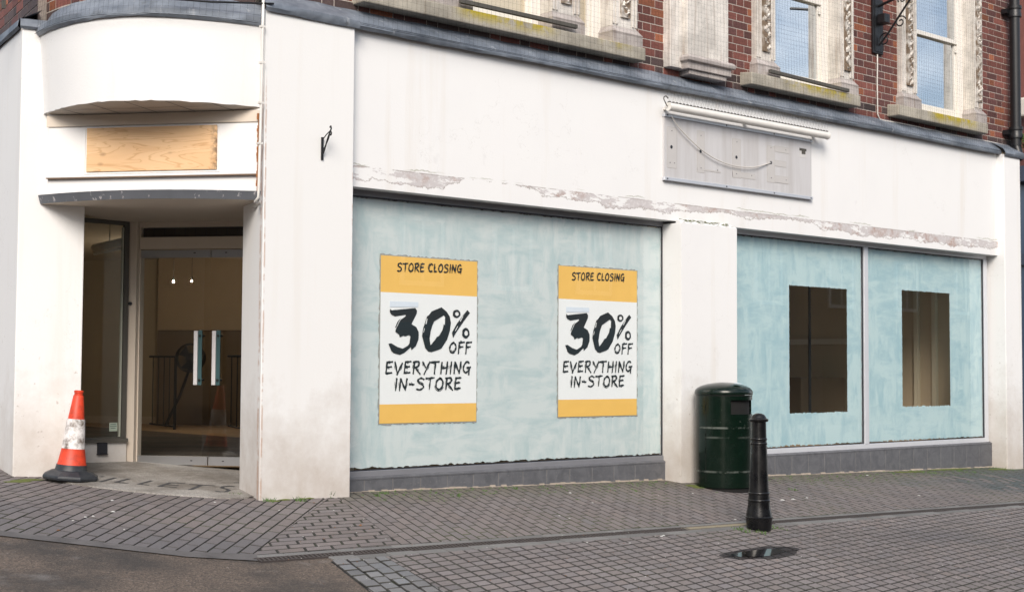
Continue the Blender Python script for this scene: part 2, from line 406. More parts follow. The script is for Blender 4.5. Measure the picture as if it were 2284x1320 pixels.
def mirror_glass():
    m = NT('upper_glass'); m.set(Base_Color=(.03, .035, .04), Roughness=.6)
    g = m.n('ShaderNodeBsdfGlossy'); g.inputs['Roughness'].default_value = .01; g.inputs[0].default_value = (.9, .95, 1, 1)
    bp = m.n('ShaderNodeBump'); bp.inputs['Strength'].default_value = .03; bp.inputs['Distance'].default_value = .05; m.l(m.noise(1.5, 2), bp.inputs['Height']); m.l(bp.outputs[0], g.inputs['Normal'])
    ms = m.n('ShaderNodeMixShader'); ms.inputs[0].default_value = .78; m.l(m.b.outputs[0], ms.inputs[1]); m.l(g.outputs[0], ms.inputs[2]); m.l(ms.outputs[0], m.o.inputs[0]); return m.m
SKYGLASS = mirror_glass()
BLIND = simple('cream_blind', (.55, .47, .34), .7, vary=.12, scale=2)
def ply():
    m = NT('plywood'); co = m.coord((1.1, 1, 8.5))
    n1 = m.noise(1, 3, .5, co, .9)
    wv = m.math('SINE', m.math('MULTIPLY', n1, 62))
    c = m.mix(m.ramp(n1, [(.3, 0.0), (.7, 1.0)]), (.70, .44, .23), (.80, .55, .32))
    c = m.mix(m.ramp(wv, [(.72, 0.0), (1, .55)]), c, (.50, .26, .10))
    v = m.n('ShaderNodeTexVoronoi'); v.inputs['Scale'].default_value = 4.2; v.inputs['Randomness'].default_value = 1; m.l(m.coord((.9, 1, 1.5)), v.inputs['Vector'])
    c = m.mix(m.ramp(v.outputs['Distance'], [(.045, 1.0), (.075, .5), (.16, 0.0)]), c, (.17, .07, .025))
    X, Y, Z = m.xyz()
    ed = m.math('MULTIPLY', m.band(X, .525, .60, .03), m.ramp(m.noise(22, 5, .7), [(.42, 0.0), (.6, .9)]))
    c = m.mix(ed, c, (.10, .06, .035))
    m.set(Base_Color=c, Roughness=.65); m.bump(n1, .1, .003); return m.m
PLY = ply()
ORANGE = simple('poster_amber', (.97, .58, .15), .45, vary=.05, scale=5)
PAPER = simple('poster_white', (.95, .96, .97), .4, vary=.02, scale=3)
INK = simple('poster_ink', (.018, .026, .030), .5, vary=.1)
PATCH = simple('poster_patch', (.78, .85, .95), .5, vary=.06, scale=30)
TORN = simple('torn_wash', (.36, .37, .36), .8, vary=.5, scale=60)
BLACKIRON = simple('black_iron', (.007, .0075, .0095), .45, 0, vary=.3, scale=14, bump=.2, bscale=60, coat=.1)
def bollard_paint():
    m = NT('bollard_paint'); c = m.mix(m.ramp(m.noise(9, 6, .7), [(.5, 0.0), (.75, 1.0)]), (.0035, .0037, .0045), (.014, .013, .013))
    c = m.mix(m.ramp(m.noise(40, 3), [(.72, 0.0), (.76, .6)]), c, (.16, .09, .06))
    m.set(Base_Color=c, Roughness=m.ramp(m.noise(6, 4), [(.3, .20), (.7, .42)]), Coat_Weight=.12, Coat_Roughness=.1); m.b.inputs['Specular IOR Level'].default_value = .38; m.bump(m.noise(30, 4), .15, .006); return m.m
BOLLARD = bollard_paint()
def bin_green():
    m = NT('bin_green'); X, Y, Z = m.xyz()
    c = m.mix(m.noise(5, 5), (.0012, .0065, .0036), (.0025, .0105, .006))
    sc_ = m.noise(1, 5, .75, m.coord((4, 4, 40)))
    bandz = m.math('ADD', m.band(Z, .625, .64, .006), m.math('ADD', m.band(Z, .195, .21, .006), m.math('MULTIPLY', m.band(Z, .53, .545, .006), .5)))
    c = m.mix(m.math('MULTIPLY', m.math('MULTIPLY', bandz, m.ramp(m.noise(6, 4, .7), [(.42, 0.0), (.6, 1.0)])), .6), c, (.22, .24, .22))
    c = m.mix(m.ramp(m.noise(34, 3), [(.71, 0.0), (.75, .6)]), c, (.16, .17, .15))
    m.set(Base_Color=c, Roughness=m.ramp(m.noise(8, 5), [(.3, .16), (.7, .30)]), Coat_Weight=.15, Coat_Roughness=.05); m.b.inputs['Specular IOR Level'].default_value = .32; return m.m
BINGREEN = bin_green()
DARKHOLE = simple('bin_inside', (.004, .004, .004), .9)
def cone_mat(name, base, dirt, amt):
    m = NT(name); f = m.noise(11, 6, .7)
    c = m.mix(m.ramp(f, [(.46, 0.0), (.64, amt)]), base, dirt); m.set(Base_Color=c, Roughness=.5); m.bump(m.noise(25, 4), .15, .004); return m.m
CONE_O = cone_mat('cone_orange', (.66, .055, .018), (.22, .03, .015), .5)
CONE_W = cone_mat('cone_white', (.70, .68, .67), (.16, .13, .11), 1.0)
CONE_B = cone_mat('cone_rubber', (.022, .026, .033), (.06, .065, .07), .6)
def terrazzo():
    m = NT('terrazzo'); v = m.n('ShaderNodeTexVoronoi'); v.inputs['Scale'].default_value = 130; m.l(m.coord(), v.inputs['Vector'])
    c = m.ramp(v.outputs['Color'], [(0, (.20, .19, .18)), (.5, (.33, .315, .295)), (1, (.48, .46, .43))])
    c = m.mix(m.ramp(m.noise(2.2, 7, .7), [(.40, 0.0), (.62, .75)]), c, (.12, .105, .09))
    m.set(Base_Color=c, Roughness=.6); return m.m
TERRAZZO = terrazzo()
INLAY = simple('dark_inlay', (.055, .058, .065), .6, vary=.3, scale=30)
PANELMETAL = None
def panel_metal():
    m = NT('sign_metal'); st = m.noise(1, 5, .6, m.coord((9, 1, .8)))
    c = m.mix(m.ramp(st, [(.4, 0.0), (.72, 1.0)]), (.60, .59, .595), (.50, .48, .47))
    m.set(Base_Color=c, Roughness=.5, Metallic=.1); return m.m
PANELMETAL = panel_metal()
GHOST = simple('ghost_outline', (.47, .45, .43), .6, vary=.1, scale=20)
TUBEW = simple('lamp_white', (.72, .70, .66), .45, vary=.1, scale=9)
TUBEGRAY = simple('wire_grey', (.30, .29, .28), .5, .6)
CABLEW = simple('white_cable', (.68, .65, .60), .55, vary=.1)
RUST = simple('rust', (.30, .115, .035), .9, vary=.5, scale=25)
NETM = simple('net_cord', (.010, .011, .013), .9)
NETM.node_tree.nodes['Principled BSDF'].inputs['Specular IOR Level'].default_value = .1
INW = simple('inside_wall', (.55, .47, .35), .8, vary=.1, scale=1)
INDARK = simple('inside_dark_wall', (.46, .36, .25), .8, vary=.15, scale=1)
INBROWN = simple('inside_brown_wall', (.20, .15, .10), .8, vary=.15, scale=1)
INFLOOR = simple('inside_carpet', (.40, .28, .17), .95, vary=.2, scale=3)
INCEIL = simple('inside_ceiling', (.6, .54, .45), .8)
OLDWOOD = simple('weathered_timber', (.085, .08, .07), .85, vary=.4, scale=12, bump=.4)
MOSS = simple('moss', (.10, .12, .025), .95, vary=.5, scale=30, bump=.5)
LEAF = simple('weed_leaf', (.06, .12, .022), .6, vary=.5, scale=30)
WATER = None
def water():
    m = NT('puddle_water'); m.set(Base_Color=(.012, .011, .010), Roughness=.04); m.b.inputs['IOR'].default_value = 1.33
    return m.m
WATER = water()

# ================================================================== THE GROUND
def sheet(mb, poly, dz, mi=0):                        # a flat sheet following the ground, split where the ground bends
    for part in (clip(clip(poly, (100, 0), (-100, 0)), (0, -6), (1, -6)) if False else clip(poly, (100, 0), (-100, 0)), clip(poly, (-100, 0), (100, 0))):
        if len(part) >= 3: mb.face([(x, y, gz(x, y) + dz) for x, y in part], mi)
b = MB(); xs = [-90, -40, -15, -6, 0, 6, 12, 25, 60, 110]; ys = [-120, -60, -25, -6, 0, 3, 60]
for i in range(len(xs) - 1):
    for j in range(len(ys) - 1):
        b.face([(x, y, gz(x, y) - .010) for x, y in ((xs[i], ys[j]), (xs[i + 1], ys[j]), (xs[i + 1], ys[j + 1]), (xs[i], ys[j + 1]))])
tag(b.build('road', TARMAC, recalc=False), 'rough brown tarmac of the roadway', None, None, 'structure')

def blocks(mb, zone, org, la, aza, lb, azb, joint, stagger, cham, base, var, tone=None, jit=.0006, rough=0.0, ja=None):
    ja = ja or joint
    ua = Vector((math.cos(R(aza)), math.sin(R(aza)))); ub = Vector((math.cos(R(azb)), math.sin(R(azb)))); o = Vector(org)
    det = ua.x * ub.y - ua.y * ub.x
    def inv(p):
        d = Vector(p) - o; return ((d.x * ub.y - d.y * ub.x) / det, (ua.x * d.y - ua.y * d.x) / det)
    st = [inv(p) for p in zone]; i0 = math.floor(min(s for s, _ in st) / la) - 1; i1 = math.ceil(max(s for s, _ in st) / la) + 1
    j0 = math.floor(min(t for _, t in st) / lb) - 1; j1 = math.ceil(max(t for _, t in st) / lb) + 1
    for j in range(j0, j1):
        off = (stagger * j) % 1.0 * la + random.uniform(-.06, .06) * la
        for i in range(i0, i1):
            s0 = i * la + off + ja / 2; s1 = s0 + la - ja; t0 = j * lb + joint / 2; t1 = t0 + lb - joint
            q = [(o + ua * s + ub * t) for s, t in ((s0, t0), (s1, t0), (s1, t1), (s0, t1))]
            if det < 0: q = q[::-1]
            q = [(p.x + random.uniform(-rough, rough), p.y + random.uniform(-rough, rough)) for p in q]
            q = clip_poly(q, zone)
            if len(q) < 3 or area(q) < .0008: continue
            cx_ = sum(p[0] for p in q) / len(q); cy_ = sum(p[1] for p in q) / len(q)
            h = random.gauss(0, jit); tx, ty = random.gauss(0, .0025), random.gauss(0, .0025)
            def Z(p, d): return gz(p[0], p[1]) + h + tx * (p[0] - cx_) + ty * (p[1] - cy_) - d
            top = []
            for p in q:
                dx, dy = cx_ - p[0], cy_ - p[1]; L = math.hypot(dx, dy); k = min(.4, cham * 1.2 / L); top.append((p[0] + dx * k, p[1] + dy * k))
            v = 1 + random.gauss(0, var); hue = random.gauss(0, .014)
            c = [base[0] * v * (1 + hue), base[1] * v, base[2] * v * (1 - hue)]
            if tone: c = tone(cx_, cy_, c)
            n = len(q)
            vs = [(p[0], p[1], Z(p, 0)) for p in top] + [(p[0], p[1], Z(p, cham)) for p in q]
            mb.raw(vs, [tuple(range(n))], 0, c)
            mo_ = max(0, noise.noise((cx_ * 1.1, cy_ * 1.1, 21))) * (1.3 if cy_ > -1.6 else .5)   # moss tint on the chamfers, which are coloured dark to paint in joint shade
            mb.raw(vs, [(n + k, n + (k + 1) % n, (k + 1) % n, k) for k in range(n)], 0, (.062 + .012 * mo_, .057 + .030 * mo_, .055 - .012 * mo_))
def wet_tone(x, y, c):                                # slimy green-blue blocks in the damp corner, mossy ones by the wall
    n_ = noise.noise((x * .9, y * 1.6, 3)) * .5 + noise.noise((x * 4, y * 5, 1)) * .35
    k = max(0, min(1, (x - 7.4) * .55 + n_ * 1.4)) * max(0, min(1, (y + 1.35) * 3))
    if random.random() < .16: k *= .1
    c = [a + (b_ - a) * k * .8 for a, b_ in zip(c, (.055, .080, .085))]
    mo = max(0, min(1, (y + .38 + n_ * .35) * 2.6)) * (.75 if y > -1 else 0)
    return [a + (b_ - a) * mo * .6 for a, b_ in zip(c, (.105, .105, .06))]
def left_tone(x, y, c):
    n_ = noise.noise((x * .8, y * .8, 7))
    k = max(0, min(1, (-(x + y) * .7 - 1.6 + n_) * .5)); c = [a + (b_ - a) * k for a, b_ in zip(c, (.10, .105, .118))]
    return c
PB = (.172, .151, .147)
zA = [(-1.95, -1.62), (-.2, 0), (-.1, .5), (-.8, 2.4), (-3.5, 4.5), (-6.3, 2.45), (-3.14, -.62), (-2.28, -1.44)]
zB = [(-1.9, -1.57), (-.68, -1.57), (-.12, 0), (-.2, 0)]
zD = [(-.68, -1.57), (15, -1.57), (15, .3), (0, .3), (-.12, 0)]
zC = [(-1.02, -1.83), (-1.9, -5.6), (16, -5.6), (16, -1.83)]
zS = [(-1.46, -1.83), (-2.6, -5.6), (-1.9, -5.6), (-1.02, -1.83)]
b = MB()
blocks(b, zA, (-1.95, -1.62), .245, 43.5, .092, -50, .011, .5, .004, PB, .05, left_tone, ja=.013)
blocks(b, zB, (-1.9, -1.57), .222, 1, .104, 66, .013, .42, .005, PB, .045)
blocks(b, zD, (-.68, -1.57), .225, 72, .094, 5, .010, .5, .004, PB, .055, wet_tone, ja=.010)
for z in (zA, zB, zD): sheet(b, z, -.0065, 1)
# worn mortar skirt along the edge of the roadway
kerb = [(-6.35, 2.38), (-3.19, -.67), (-2.31, -1.49), (-1.93, -1.70)]
kin = [(-6.27, 2.46), (-3.12, -.58), (-2.26, -1.38), (-1.85, -1.56)]
for i in range(3):
    n = 14
    for k in range(n):
        def L_(a, c, t): return (a[0] + (c[0] - a[0]) * t, a[1] + (c[1] - a[1]) * t)
        t0, t1 = k / n, (k + 1) / n
        q = [L_(kerb[i], kerb[i + 1], t0), L_(kerb[i], kerb[i + 1], t1), L_(kin[i], kin[i + 1], t1), L_(kin[i], kin[i + 1], t0)]
        b.face([(x, y, gz(x, y) + (.002 if j > 1 else -.003)) for j, (x, y) in enumerate(q)], 2)
tag(b.build('pavement', [PAVER, BED, simple('old_mortar', (.095, .090, .090), .85, vary=.7, scale=7, bump=.6, bscale=30)], recalc=False), 'brown block paving of the footway with mossy joints', None, None, 'structure')
b = MB()
def street_tone(x, y, c):
    n_ = noise.noise((x * .7, y * .9, 11)); k = 1 + .16 * n_; c = [a * k for a in c]
    k2 = max(0, min(1, noise.noise((x * .35 + 4, y * 1.2, 5)) * 2.2 - .5)) * max(0, min(1, (x - 3.2) * .6))
    return [a + (b_ - a) * k2 * .55 for a, b_ in zip(c, (.075, .078, .09))]
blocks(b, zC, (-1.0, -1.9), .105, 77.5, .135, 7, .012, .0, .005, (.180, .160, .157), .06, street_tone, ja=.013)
sheet(b, zC, -.0065, 1)
tag(b.build('street', [PAVER, BED], recalc=False), 'grey brown block paving of the pedestrian street', None, None, 'structure')
b = MB()
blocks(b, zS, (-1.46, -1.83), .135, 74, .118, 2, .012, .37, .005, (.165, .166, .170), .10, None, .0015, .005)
sheet(b, zS, -.009, 1)
tag(b.build('kerb', [SETT, BED], recalc=False), 'strip of rough grey granite setts edging the tarmac', None, None, 'structure')

# drainage channel: sett edgings and a slotted iron grating
dr = empty('drainage_channel', (0, -1.7, gz(0, -1.7)), 'long slotted drainage channel between footway and street paving', 'drain')
def dz(x, y): return gz(x, y) - gz(0, -1.7)
def dbl(mb, x0, x1, y0, y1, top, mi=0, col=None):
    vs = [(x, y + 1.7, dz(x, y) + t) for t in (-.06, top) for x, y in ((x0, y0), (x1, y0), (x1, y1), (x0, y1))]
    mb.raw(vs, [(4, 5, 6, 7), (0, 1, 5, 4), (1, 2, 6, 5), (2, 3, 7, 6), (3, 0, 4, 7)], mi, col)
for nm, ya, yb, xs_ in (('edging_stone', -1.652, -1.575, -1.88), ('edging_stone', -1.825, -1.738, -1.42)):
    b = MB(); x = xs_
    while x < 15:
        L = random.uniform(.19, .27); v = random.uniform(.85, 1.2); dbl(b, x + .004, x + L - .004, ya, yb, random.uniform(-.003, .002), 0, (.15 * v, .148 * v, .145 * v)); x += L
    b.build(nm, SETT, dr, bevel=.004, seg=1)
b = MB(); x = -1.93
while x < 15:
    if 2.2 < x < 3.1: x += .034; continue
    vs = [(x + sx, yy + 1.7, dz(x, yy) + t) for t in (-.03, .001) for sx, yy in ((0, -1.733), (.017, -1.733), (.030, -1.658), (.013, -1.658))]
    b.raw(vs, [(4, 5, 6, 7), (0, 1, 5, 4), (1, 2, 6, 5), (2, 3, 7, 6), (3, 0, 4, 7)]); x += .034
for yy in (-1.738, -1.657):
    for x0 in range(-2, 15): dbl(b, max(x0, -1.93), x0 + 1, yy, yy + .008, .002)
b.build('grating', simple('cast_grating', (.060, .050, .048), .7, .2, vary=.35, scale=8), dr)
b = MB()
for x0 in range(-2, 15): dbl(b, max(x0, -1.93), x0 + 1, -1.735, -1.655, -.028)
b.build('channel_bed', GASKET, dr)
b = MB(); dbl(b, 2.16, 3.12, -1.74, -1.66, .001); b.build('concrete_infill', simple('yellow_mortar', (.23, .20, .14), .9, vary=.3, scale=12, bump=.4), dr)

# puddle: an irregular sheet of water in a dip
b = MB(); c0 = Vector((2.05, -2.56)); ax = Vector((.9976, .07)); ay = Vector((-.40, .917)); loop = []
for k in range(40):
    a = k / 40 * 2 * math.pi; rr = 1 + .10 * math.sin(2 * a + 1) + .07 * math.sin(3 * a) + .04 * math.sin(7 * a + 2)
    p = c0 + ax * (.29 * rr * math.cos(a)) + ay * (.10 * rr * math.sin(a)); loop.append((p.x, p.y))
pz = [gz(*p) for p in loop]
b.face([(x, y, gz(x, y) + .0045) for x, y in loop])
tag(b.build('puddle', WATER, recalc=False), 'small dark puddle on the street paving below the bollard', None, None, 'structure')
b = MB(); big = [(c0.x + (x - c0.x) * 1.55 + .05, c0.y + (y - c0.y) * 1.7) for x, y in loop]
b.face([(x, y, gz(x, y) + .003) for x, y in big])
wet = NT('damp_film'); tt = wet.n('ShaderNodeBsdfTransparent'); tt.inputs[0].default_value = (.50, .50, .51, 1); gg = wet.n('ShaderNodeBsdfGlossy'); gg.inputs['Roughness'].default_value = .25; ms = wet.n('ShaderNodeMixShader'); ms.inputs[0].default_value = .05
wet.l(tt.outputs[0], ms.inputs[1]); wet.l(gg.outputs[0], ms.inputs[2]); wet.l(ms.outputs[0], wet.o.inputs[0])
tag(b.build('wet_ground', wet.m, recalc=False), 'damp dark film round the puddle', None, None, 'structure')

# ================================================================== THE SHOP
shop = empty('corner_shop_building', (0, 0, 0), 'white rendered corner shop with red brick upper floor and boarded entrance sign', 'building')
XR = 10.33                                            # the right pilaster's inner edge
ZL, ZB, ZT = 2.55, 2.725, 3.90                        # underside of the fascia, moulding line, lead
LPc = (-2.125, 1.654); rp = en(-.62, .32); LPr = (rp.x, rp.y); fd = (math.cos(R(79)), math.sin(R(79)))

b = MB(); b.box(0.0, XR, .10, .30, ZL, ZT); b.build('fascia', W_FASCIA, shop)
# pilasters
b = MB(); p1 = [(-.86, 0), (0, 0), (0, .7), (-.60, .7), (-.70, .553)]
b.prism(p1, -.4, 3.87); b.build('pilaster', W_PILLAR, shop, bevel=.008)
b = MB(); xa, xb = 4.042, 4.918
b.prism([(xa, 0), (xb, 0), (xb, .30), (xa, .30)], -.4, 2.525); b.prism([(xa, .0), (xb, .0), (xb - .03, .099), (xa + .03, .099)], 2.525, [2.527, 2.527, 2.575, 2.575])
mp_ = b.build('pilaster', W_RENDER, shop, bevel=.006)
b = MB()
for k in range(90):
    x = random.uniform(xa + .06, xb - .01); t = random.random() ** .7; r = random.uniform(.006, .018)
    y = .004 + .09 * t; z = 2.529 + .046 * t; b.raw([(x - r * 2, y, z), (x, y - r * .6, z - .001), (x + r * 2, y, z), (x, y + r, z + .006)], [(0, 1, 3), (1, 2, 3)])
b.build('moss', MOSS, mp_)
b = MB(); b.prism([(XR, 0), (XR + .41, 0), (XR + .41, .6), (XR, .6)], -.6, 3.87); b.build('pilaster', W_RENDER, shop, bevel=.008)
lpp = [LPc, LPr, (LPr[0] + .06, LPr[1] + .6), (LPc[0] + fd[0] * 1.6 + .5, LPc[1] + fd[1] * 1.6), (LPc[0] + fd[0] * 1.6, LPc[1] + fd[1] * 1.6)]
b = MB(); b.prism(lpp, -.1, 3.80); b.build('pilaster', W_RENDER, shop, bevel=.008)
b = MB(); d0 = 1.6; b.prism([(LPc[0] + fd[0] * d0, LPc[1] + fd[1] * d0), (LPc[0] + fd[0] * d0 + .3, LPc[1] + fd[1] * d0), (LPc[0] + fd[0] * 9 + .3, LPc[1] + fd[1] * 9), (LPc[0] + fd[0] * 9, LPc[1] + fd[1] * 9)], -.1, 3.8)
b.build('side_wall', W_RENDER, shop)

# plinths
def plinth(x0, x1, joints):
    b = MB()
    for a, c in zip(joints[:-1], joints[1:]): b.box(a + .0025, c - .0025, .213, .30, -.5, .108)
    p = b.build('plinth', SLATE, shop, bevel=.003, seg=1)
    b = MB(); b.box(x0, x1, .2165, .30, -.5, .106); b.build('grout', GROUT, p)
    b = MB(); b.prism([(x0, .211), (x1, .211), (x1, .262), (x0, .262)], .109, [.121, .121, .150, .150]); b.build('sloping_sill', SLATE, p)
    b = MB(); n = 60
    for k in range(n):                                # crumbling mortar at the foot
        xa_, xb_ = x0 + (x1 - x0) * k / n, x0 + (x1 - x0) * (k + 1) / n; h = random.uniform(.004, .02); d = random.uniform(.010, .024)
        b.raw([(xa_, .213 - d, gz(xa_, .2) - .03), (xb_, .213 - d, gz(xb_, .2) - .03), (xb_, .2128, gz(xb_, .2) + h), (xa_, .2128, gz(xa_, .2) + h)], [(0, 1, 2, 3)])
    b.build('mortar_fillet', simple('foot_mortar', (.34, .29, .24), .95, vary=.35, scale=15), p)
j1 = [0.0]; 
while j1[-1] < 3.85: j1.append(j1[-1] + .30)
j1[-1] = 4.062; plinth(0.0, 4.062, j1)
j2 = [4.918]
while j2[-1] < 10.15: j2.append(j2[-1] + .30)
j2[-1] = 10.345; plinth(4.918, 10.345, j2)

# display windows: aluminium frame, pane, whitewash brushed on the inside
def rag(p0, p1, amp, n, seed, ax):                    # a ragged line
    o = []
    for k in range(n):
        t = k / n; p = Vector(p0).lerp(Vector(p1), t)
        j = (abs(noise.noise((t * n * .11 + seed, seed * 3.1, 0))) * 1.2 + noise.noise((t * n * .45, seed * 1.7, 3)) * .55 - .3 + random.uniform(-.25, .25)) * amp
        if ax == 'z': p.z += j
        else: p.x += j
        o.append(p)
    return o
def wash_sheet(x0, x1, z0, z1, y, hole, seed):
    n = 220; o = rag((x0 + .004, y, z0 + .026), (x1 - .004, y, z0 + .026), .017, n, seed, 'z') + rag((x1 - .01, y, z0 + .03), (x1 - .01, y, z1 - .035), .012, n, seed + 1, 'x') + \
        rag((x1 - .004, y, z1 - .020), (x0 + .004, y, z1 - .020), .014, n, seed + 2, 'z') + rag((x0 + .01, y, z1 - .035), (x0 + .01, y, z0 + .03), .012, n, seed + 3, 'x')
    b = MB()
    if hole is None: b.face(o)
    else:
        hx0, hx1, hz0, hz1 = hole
        i = rag((hx0, y, hz0), (hx1, y, hz0), .014, n, seed + 4, 'z') + rag((hx1, y, hz0), (hx1, y, hz1), .006, n, seed + 5, 'x') + \
            rag((hx1, y, hz1), (hx0, y, hz1), .010, n, seed + 6, 'z') + rag((hx0, y, hz1), (hx0, y, hz0), .006, n, seed + 7, 'x')
        bm = bmesh.new()
        for loop in (o, i):
            vs = [bm.verts.new(p) for p in loop]
            for k in range(len(vs)): bm.edges.new((vs[k], vs[(k + 1) % len(vs)]))
        bmesh.ops.triangle_fill(bm, edges=bm.edges[:], use_beauty=True, normal=(0, -1, 0))
        bm.verts.index_update(); b.raw([tuple(v.co) for v in bm.verts], [tuple(v.index for v in f.verts) for f in bm.faces]); bm.free()
    return b
def display_window(x0, x1, z0, z1, mull, washmat, holes, seed, fr, framemat):
    b = MB(); g = []
    cuts = [x0] + [m for m in mull] + [x1]
    b.box(x0, x1, .236, .285, z0 - .03, z0 + .026); b.box(x0, x1, .243, .285, z1 - .03, z1 + .05)
    for i, x in enumerate(cuts):
        wl = fr; b.box(x - (0 if i == 0 else wl / 2 if i < len(cuts) - 1 else wl), x + (wl if i == 0 else wl / 2 if i < len(cuts) - 1 else 0), .232 if 0 < i < len(cuts) - 1 else .2385, .285, z0 + .026, z1 - .03)
    win = b.build('shop_window', framemat, shop, bevel=.003, seg=1)
    for i in range(len(cuts) - 1):
        a = cuts[i] + (fr if i == 0 else fr / 2) ; c = cuts[i + 1] - (fr if i == len(cuts) - 2 else fr / 2)
        b = MB()
        for q in ((a, a + .014, z0 + .026, z1 - .03), (c - .014, c, z0 + .026, z1 - .03), (a + .014, c - .014, z0 + .026, z0 + .036), (a + .014, c - .014, z1 - .042, z1 - .03)): b.box(q[0], q[1], .25, .262, q[2], q[3])
        b.build('gasket', GASKET, win)
        b = MB(); b.face([(a, .258, z0 + .02), (c, .258, z0 + .02), (c, .258, z1 - .02), (a, .258, z1 - .02)]); b.build('glass_pane', GLASS, win, recalc=False)
        wash_sheet(a, c, z0 + .02, z1 - .02, .272, holes[i], seed + 10 * i).build('whitewash', washmat, win, recalc=False)
    return win
display_window(-.02, 4.063, .155, 2.53, [], WASH1, [None], 3, .018, simple('grey_frame', (.21, .215, .235), .5, .1, vary=.15))
display_window(4.90, 10.30, .165, 2.535, [7.58], WASH2, [(6.155, 7.245, .57, 1.995), (8.378, 9.445, .615, 2.03)], 31, .085, ALU)
b = MB(); b.box(0, XR, .2875, .34, 2.40, 2.72); b.build('head_beam', ALUD, shop)
b = MB(); b.box(4.045, 4.068, .225, .30, .11, 2.52); b.build('window_jamb', ALUD, shop)

# lead flashing along the fascia, bent up to the brickwork
def lead_strip(mb, prof_pts, n0):
    pass
b = MB(); n = 120
def lead_run(b, path, prof, wob=.006):                # path: function t -> (point, outward normal)
    rows = []
    for k in range(len(path)):
        P, nrm = path[k]; row = []
        for i, (o_, z) in enumerate(prof):
            q = noise.noise((k * .35, i * 2.7, 4)) * wob + noise.noise((k * .06, i * 1.7, 9)) * wob * 1.5
            row.append((P[0] + nrm[0] * (o_ + q), P[1] + nrm[1] * (o_ + q), z + q * .8))
        rows.append(row)
    m = len(prof); vs = [p for r_ in rows for p in r_]
    b.raw(vs, [(k * m + i, (k + 1) * m + i, (k + 1) * m + i + 1, k * m + i + 1) for k in range(len(rows) - 1) for i in range(m - 1)])
PROF = [(.052, 3.862), (.066, 3.885), (.060, 3.915), (.035, 3.945), (-.115, 4.062)]
lead_run(b, [((.02 + (XR - .0) * k / n, .10), (0, -1)) for k in range(n + 1)], [(o_ , z) for o_, z in PROF])
PP = [(.022, 3.845), (.036, 3.87), (.030, 3.905), (.0, 3.94), (-.215, 4.062)]
lead_run(b, [((-.88 + .91 * k / 14, 0), (0, -1)) for k in range(15)], PP)
lead_run(b, [((XR - .02 + .50 * k / 8, 0), (0, -1)) for k in range(9)], PP)
b.build('lead_flashing', LEAD, shop, recalc=False, smooth=True, auto=35)
# seams and clips of the lead
# ---- entrance: bowed fascia, its soffit, boards
def arc(n0, s, e0=.05, hw=.95, ea=-.93, eb=1.02, k=48):
    return [(ea + (eb - ea) * i / k, n0 - s * (1 - ((ea + (eb - ea) * i / k - e0) / hw) ** 2)) for i in range(k + 1)]
top = arc(.06, .46); bot = arc(.12, .48)
b = MB(); m = len(top)
vs = [tuple(en(e, n_, 3.755)) for e, n_ in top] + [tuple(en(e, n_, 3.097 + .006 * noise.noise((i * .9, 0, 2)) + random.uniform(-.004, .004))) for i, (e, n_) in enumerate(bot)]
b.raw(vs, [(i + 1, i, m + i, m + i + 1) for i in range(m - 1)])
vs2 = [tuple(en(e, n_, 3.097)) for e, n_ in bot] + [tuple(en(e, n_ + .03, 3.099)) for e, n_ in bot]
b.raw(vs2, [(i, i + 1, m + i + 1, m + i) for i in range(m - 1)])
b.build('bowed_fascia', W_CURVE, shop, recalc=False, smooth=True, auto=30)
b = MB(); ins = [(e, n_ + .02) for e, n_ in bot]
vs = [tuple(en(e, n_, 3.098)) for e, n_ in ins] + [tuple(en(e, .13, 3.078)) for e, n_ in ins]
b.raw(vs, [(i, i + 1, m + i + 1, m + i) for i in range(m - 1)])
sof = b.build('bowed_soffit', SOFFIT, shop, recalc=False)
b = MB()
for e in (-.62, -.30, .02, .34, .66):
    nn = .12 - .48 * (1 - ((e - .05) / .95) ** 2) + .03
    t_ = lambda n_: 3.078 + (3.098 - 3.078) * (.13 - n_) / (.13 - nn + .0001) - .0015
    b.raw([tuple(en(e - .004, nn, t_(nn))), tuple(en(e + .004, nn, t_(nn))), tuple(en(e + .10, .08, 3.077)), tuple(en(e + .092, .08, 3.077))], [(0, 1, 2, 3)])
b.raw([tuple(en(e, n_, 3.0835)) for e, n_ in ((-.66, -.10), (.75, -.10), (.75, -.094), (-.66, -.094))], [(0, 1, 2, 3)])
b.build('board_joint', GASKET, sof, recalc=False)
# lead over the bow
b = MB(); pth = []
for i, (e, n_) in enumerate(top):
    t_ = (top[min(i + 1, m - 1)][0] - top[max(i - 1, 0)][0], top[min(i + 1, m - 1)][1] - top[max(i - 1, 0)][1]); L = math.hypot(*t_)
    nr = E0 * (t_[1] / L) + N0 * (-t_[0] / L); P = en(e, n_); pth.append(((P.x, P.y), (nr.x, nr.y)))
lead_run(b, pth, [(.012, 3.735), (.030, 3.755), (.026, 3.80), (.004, 3.825), (-.03, 3.835), (-.10, 3.935)], .008)
b.build('lead_flashing', LEAD, shop, recalc=False, smooth=True, auto=35)
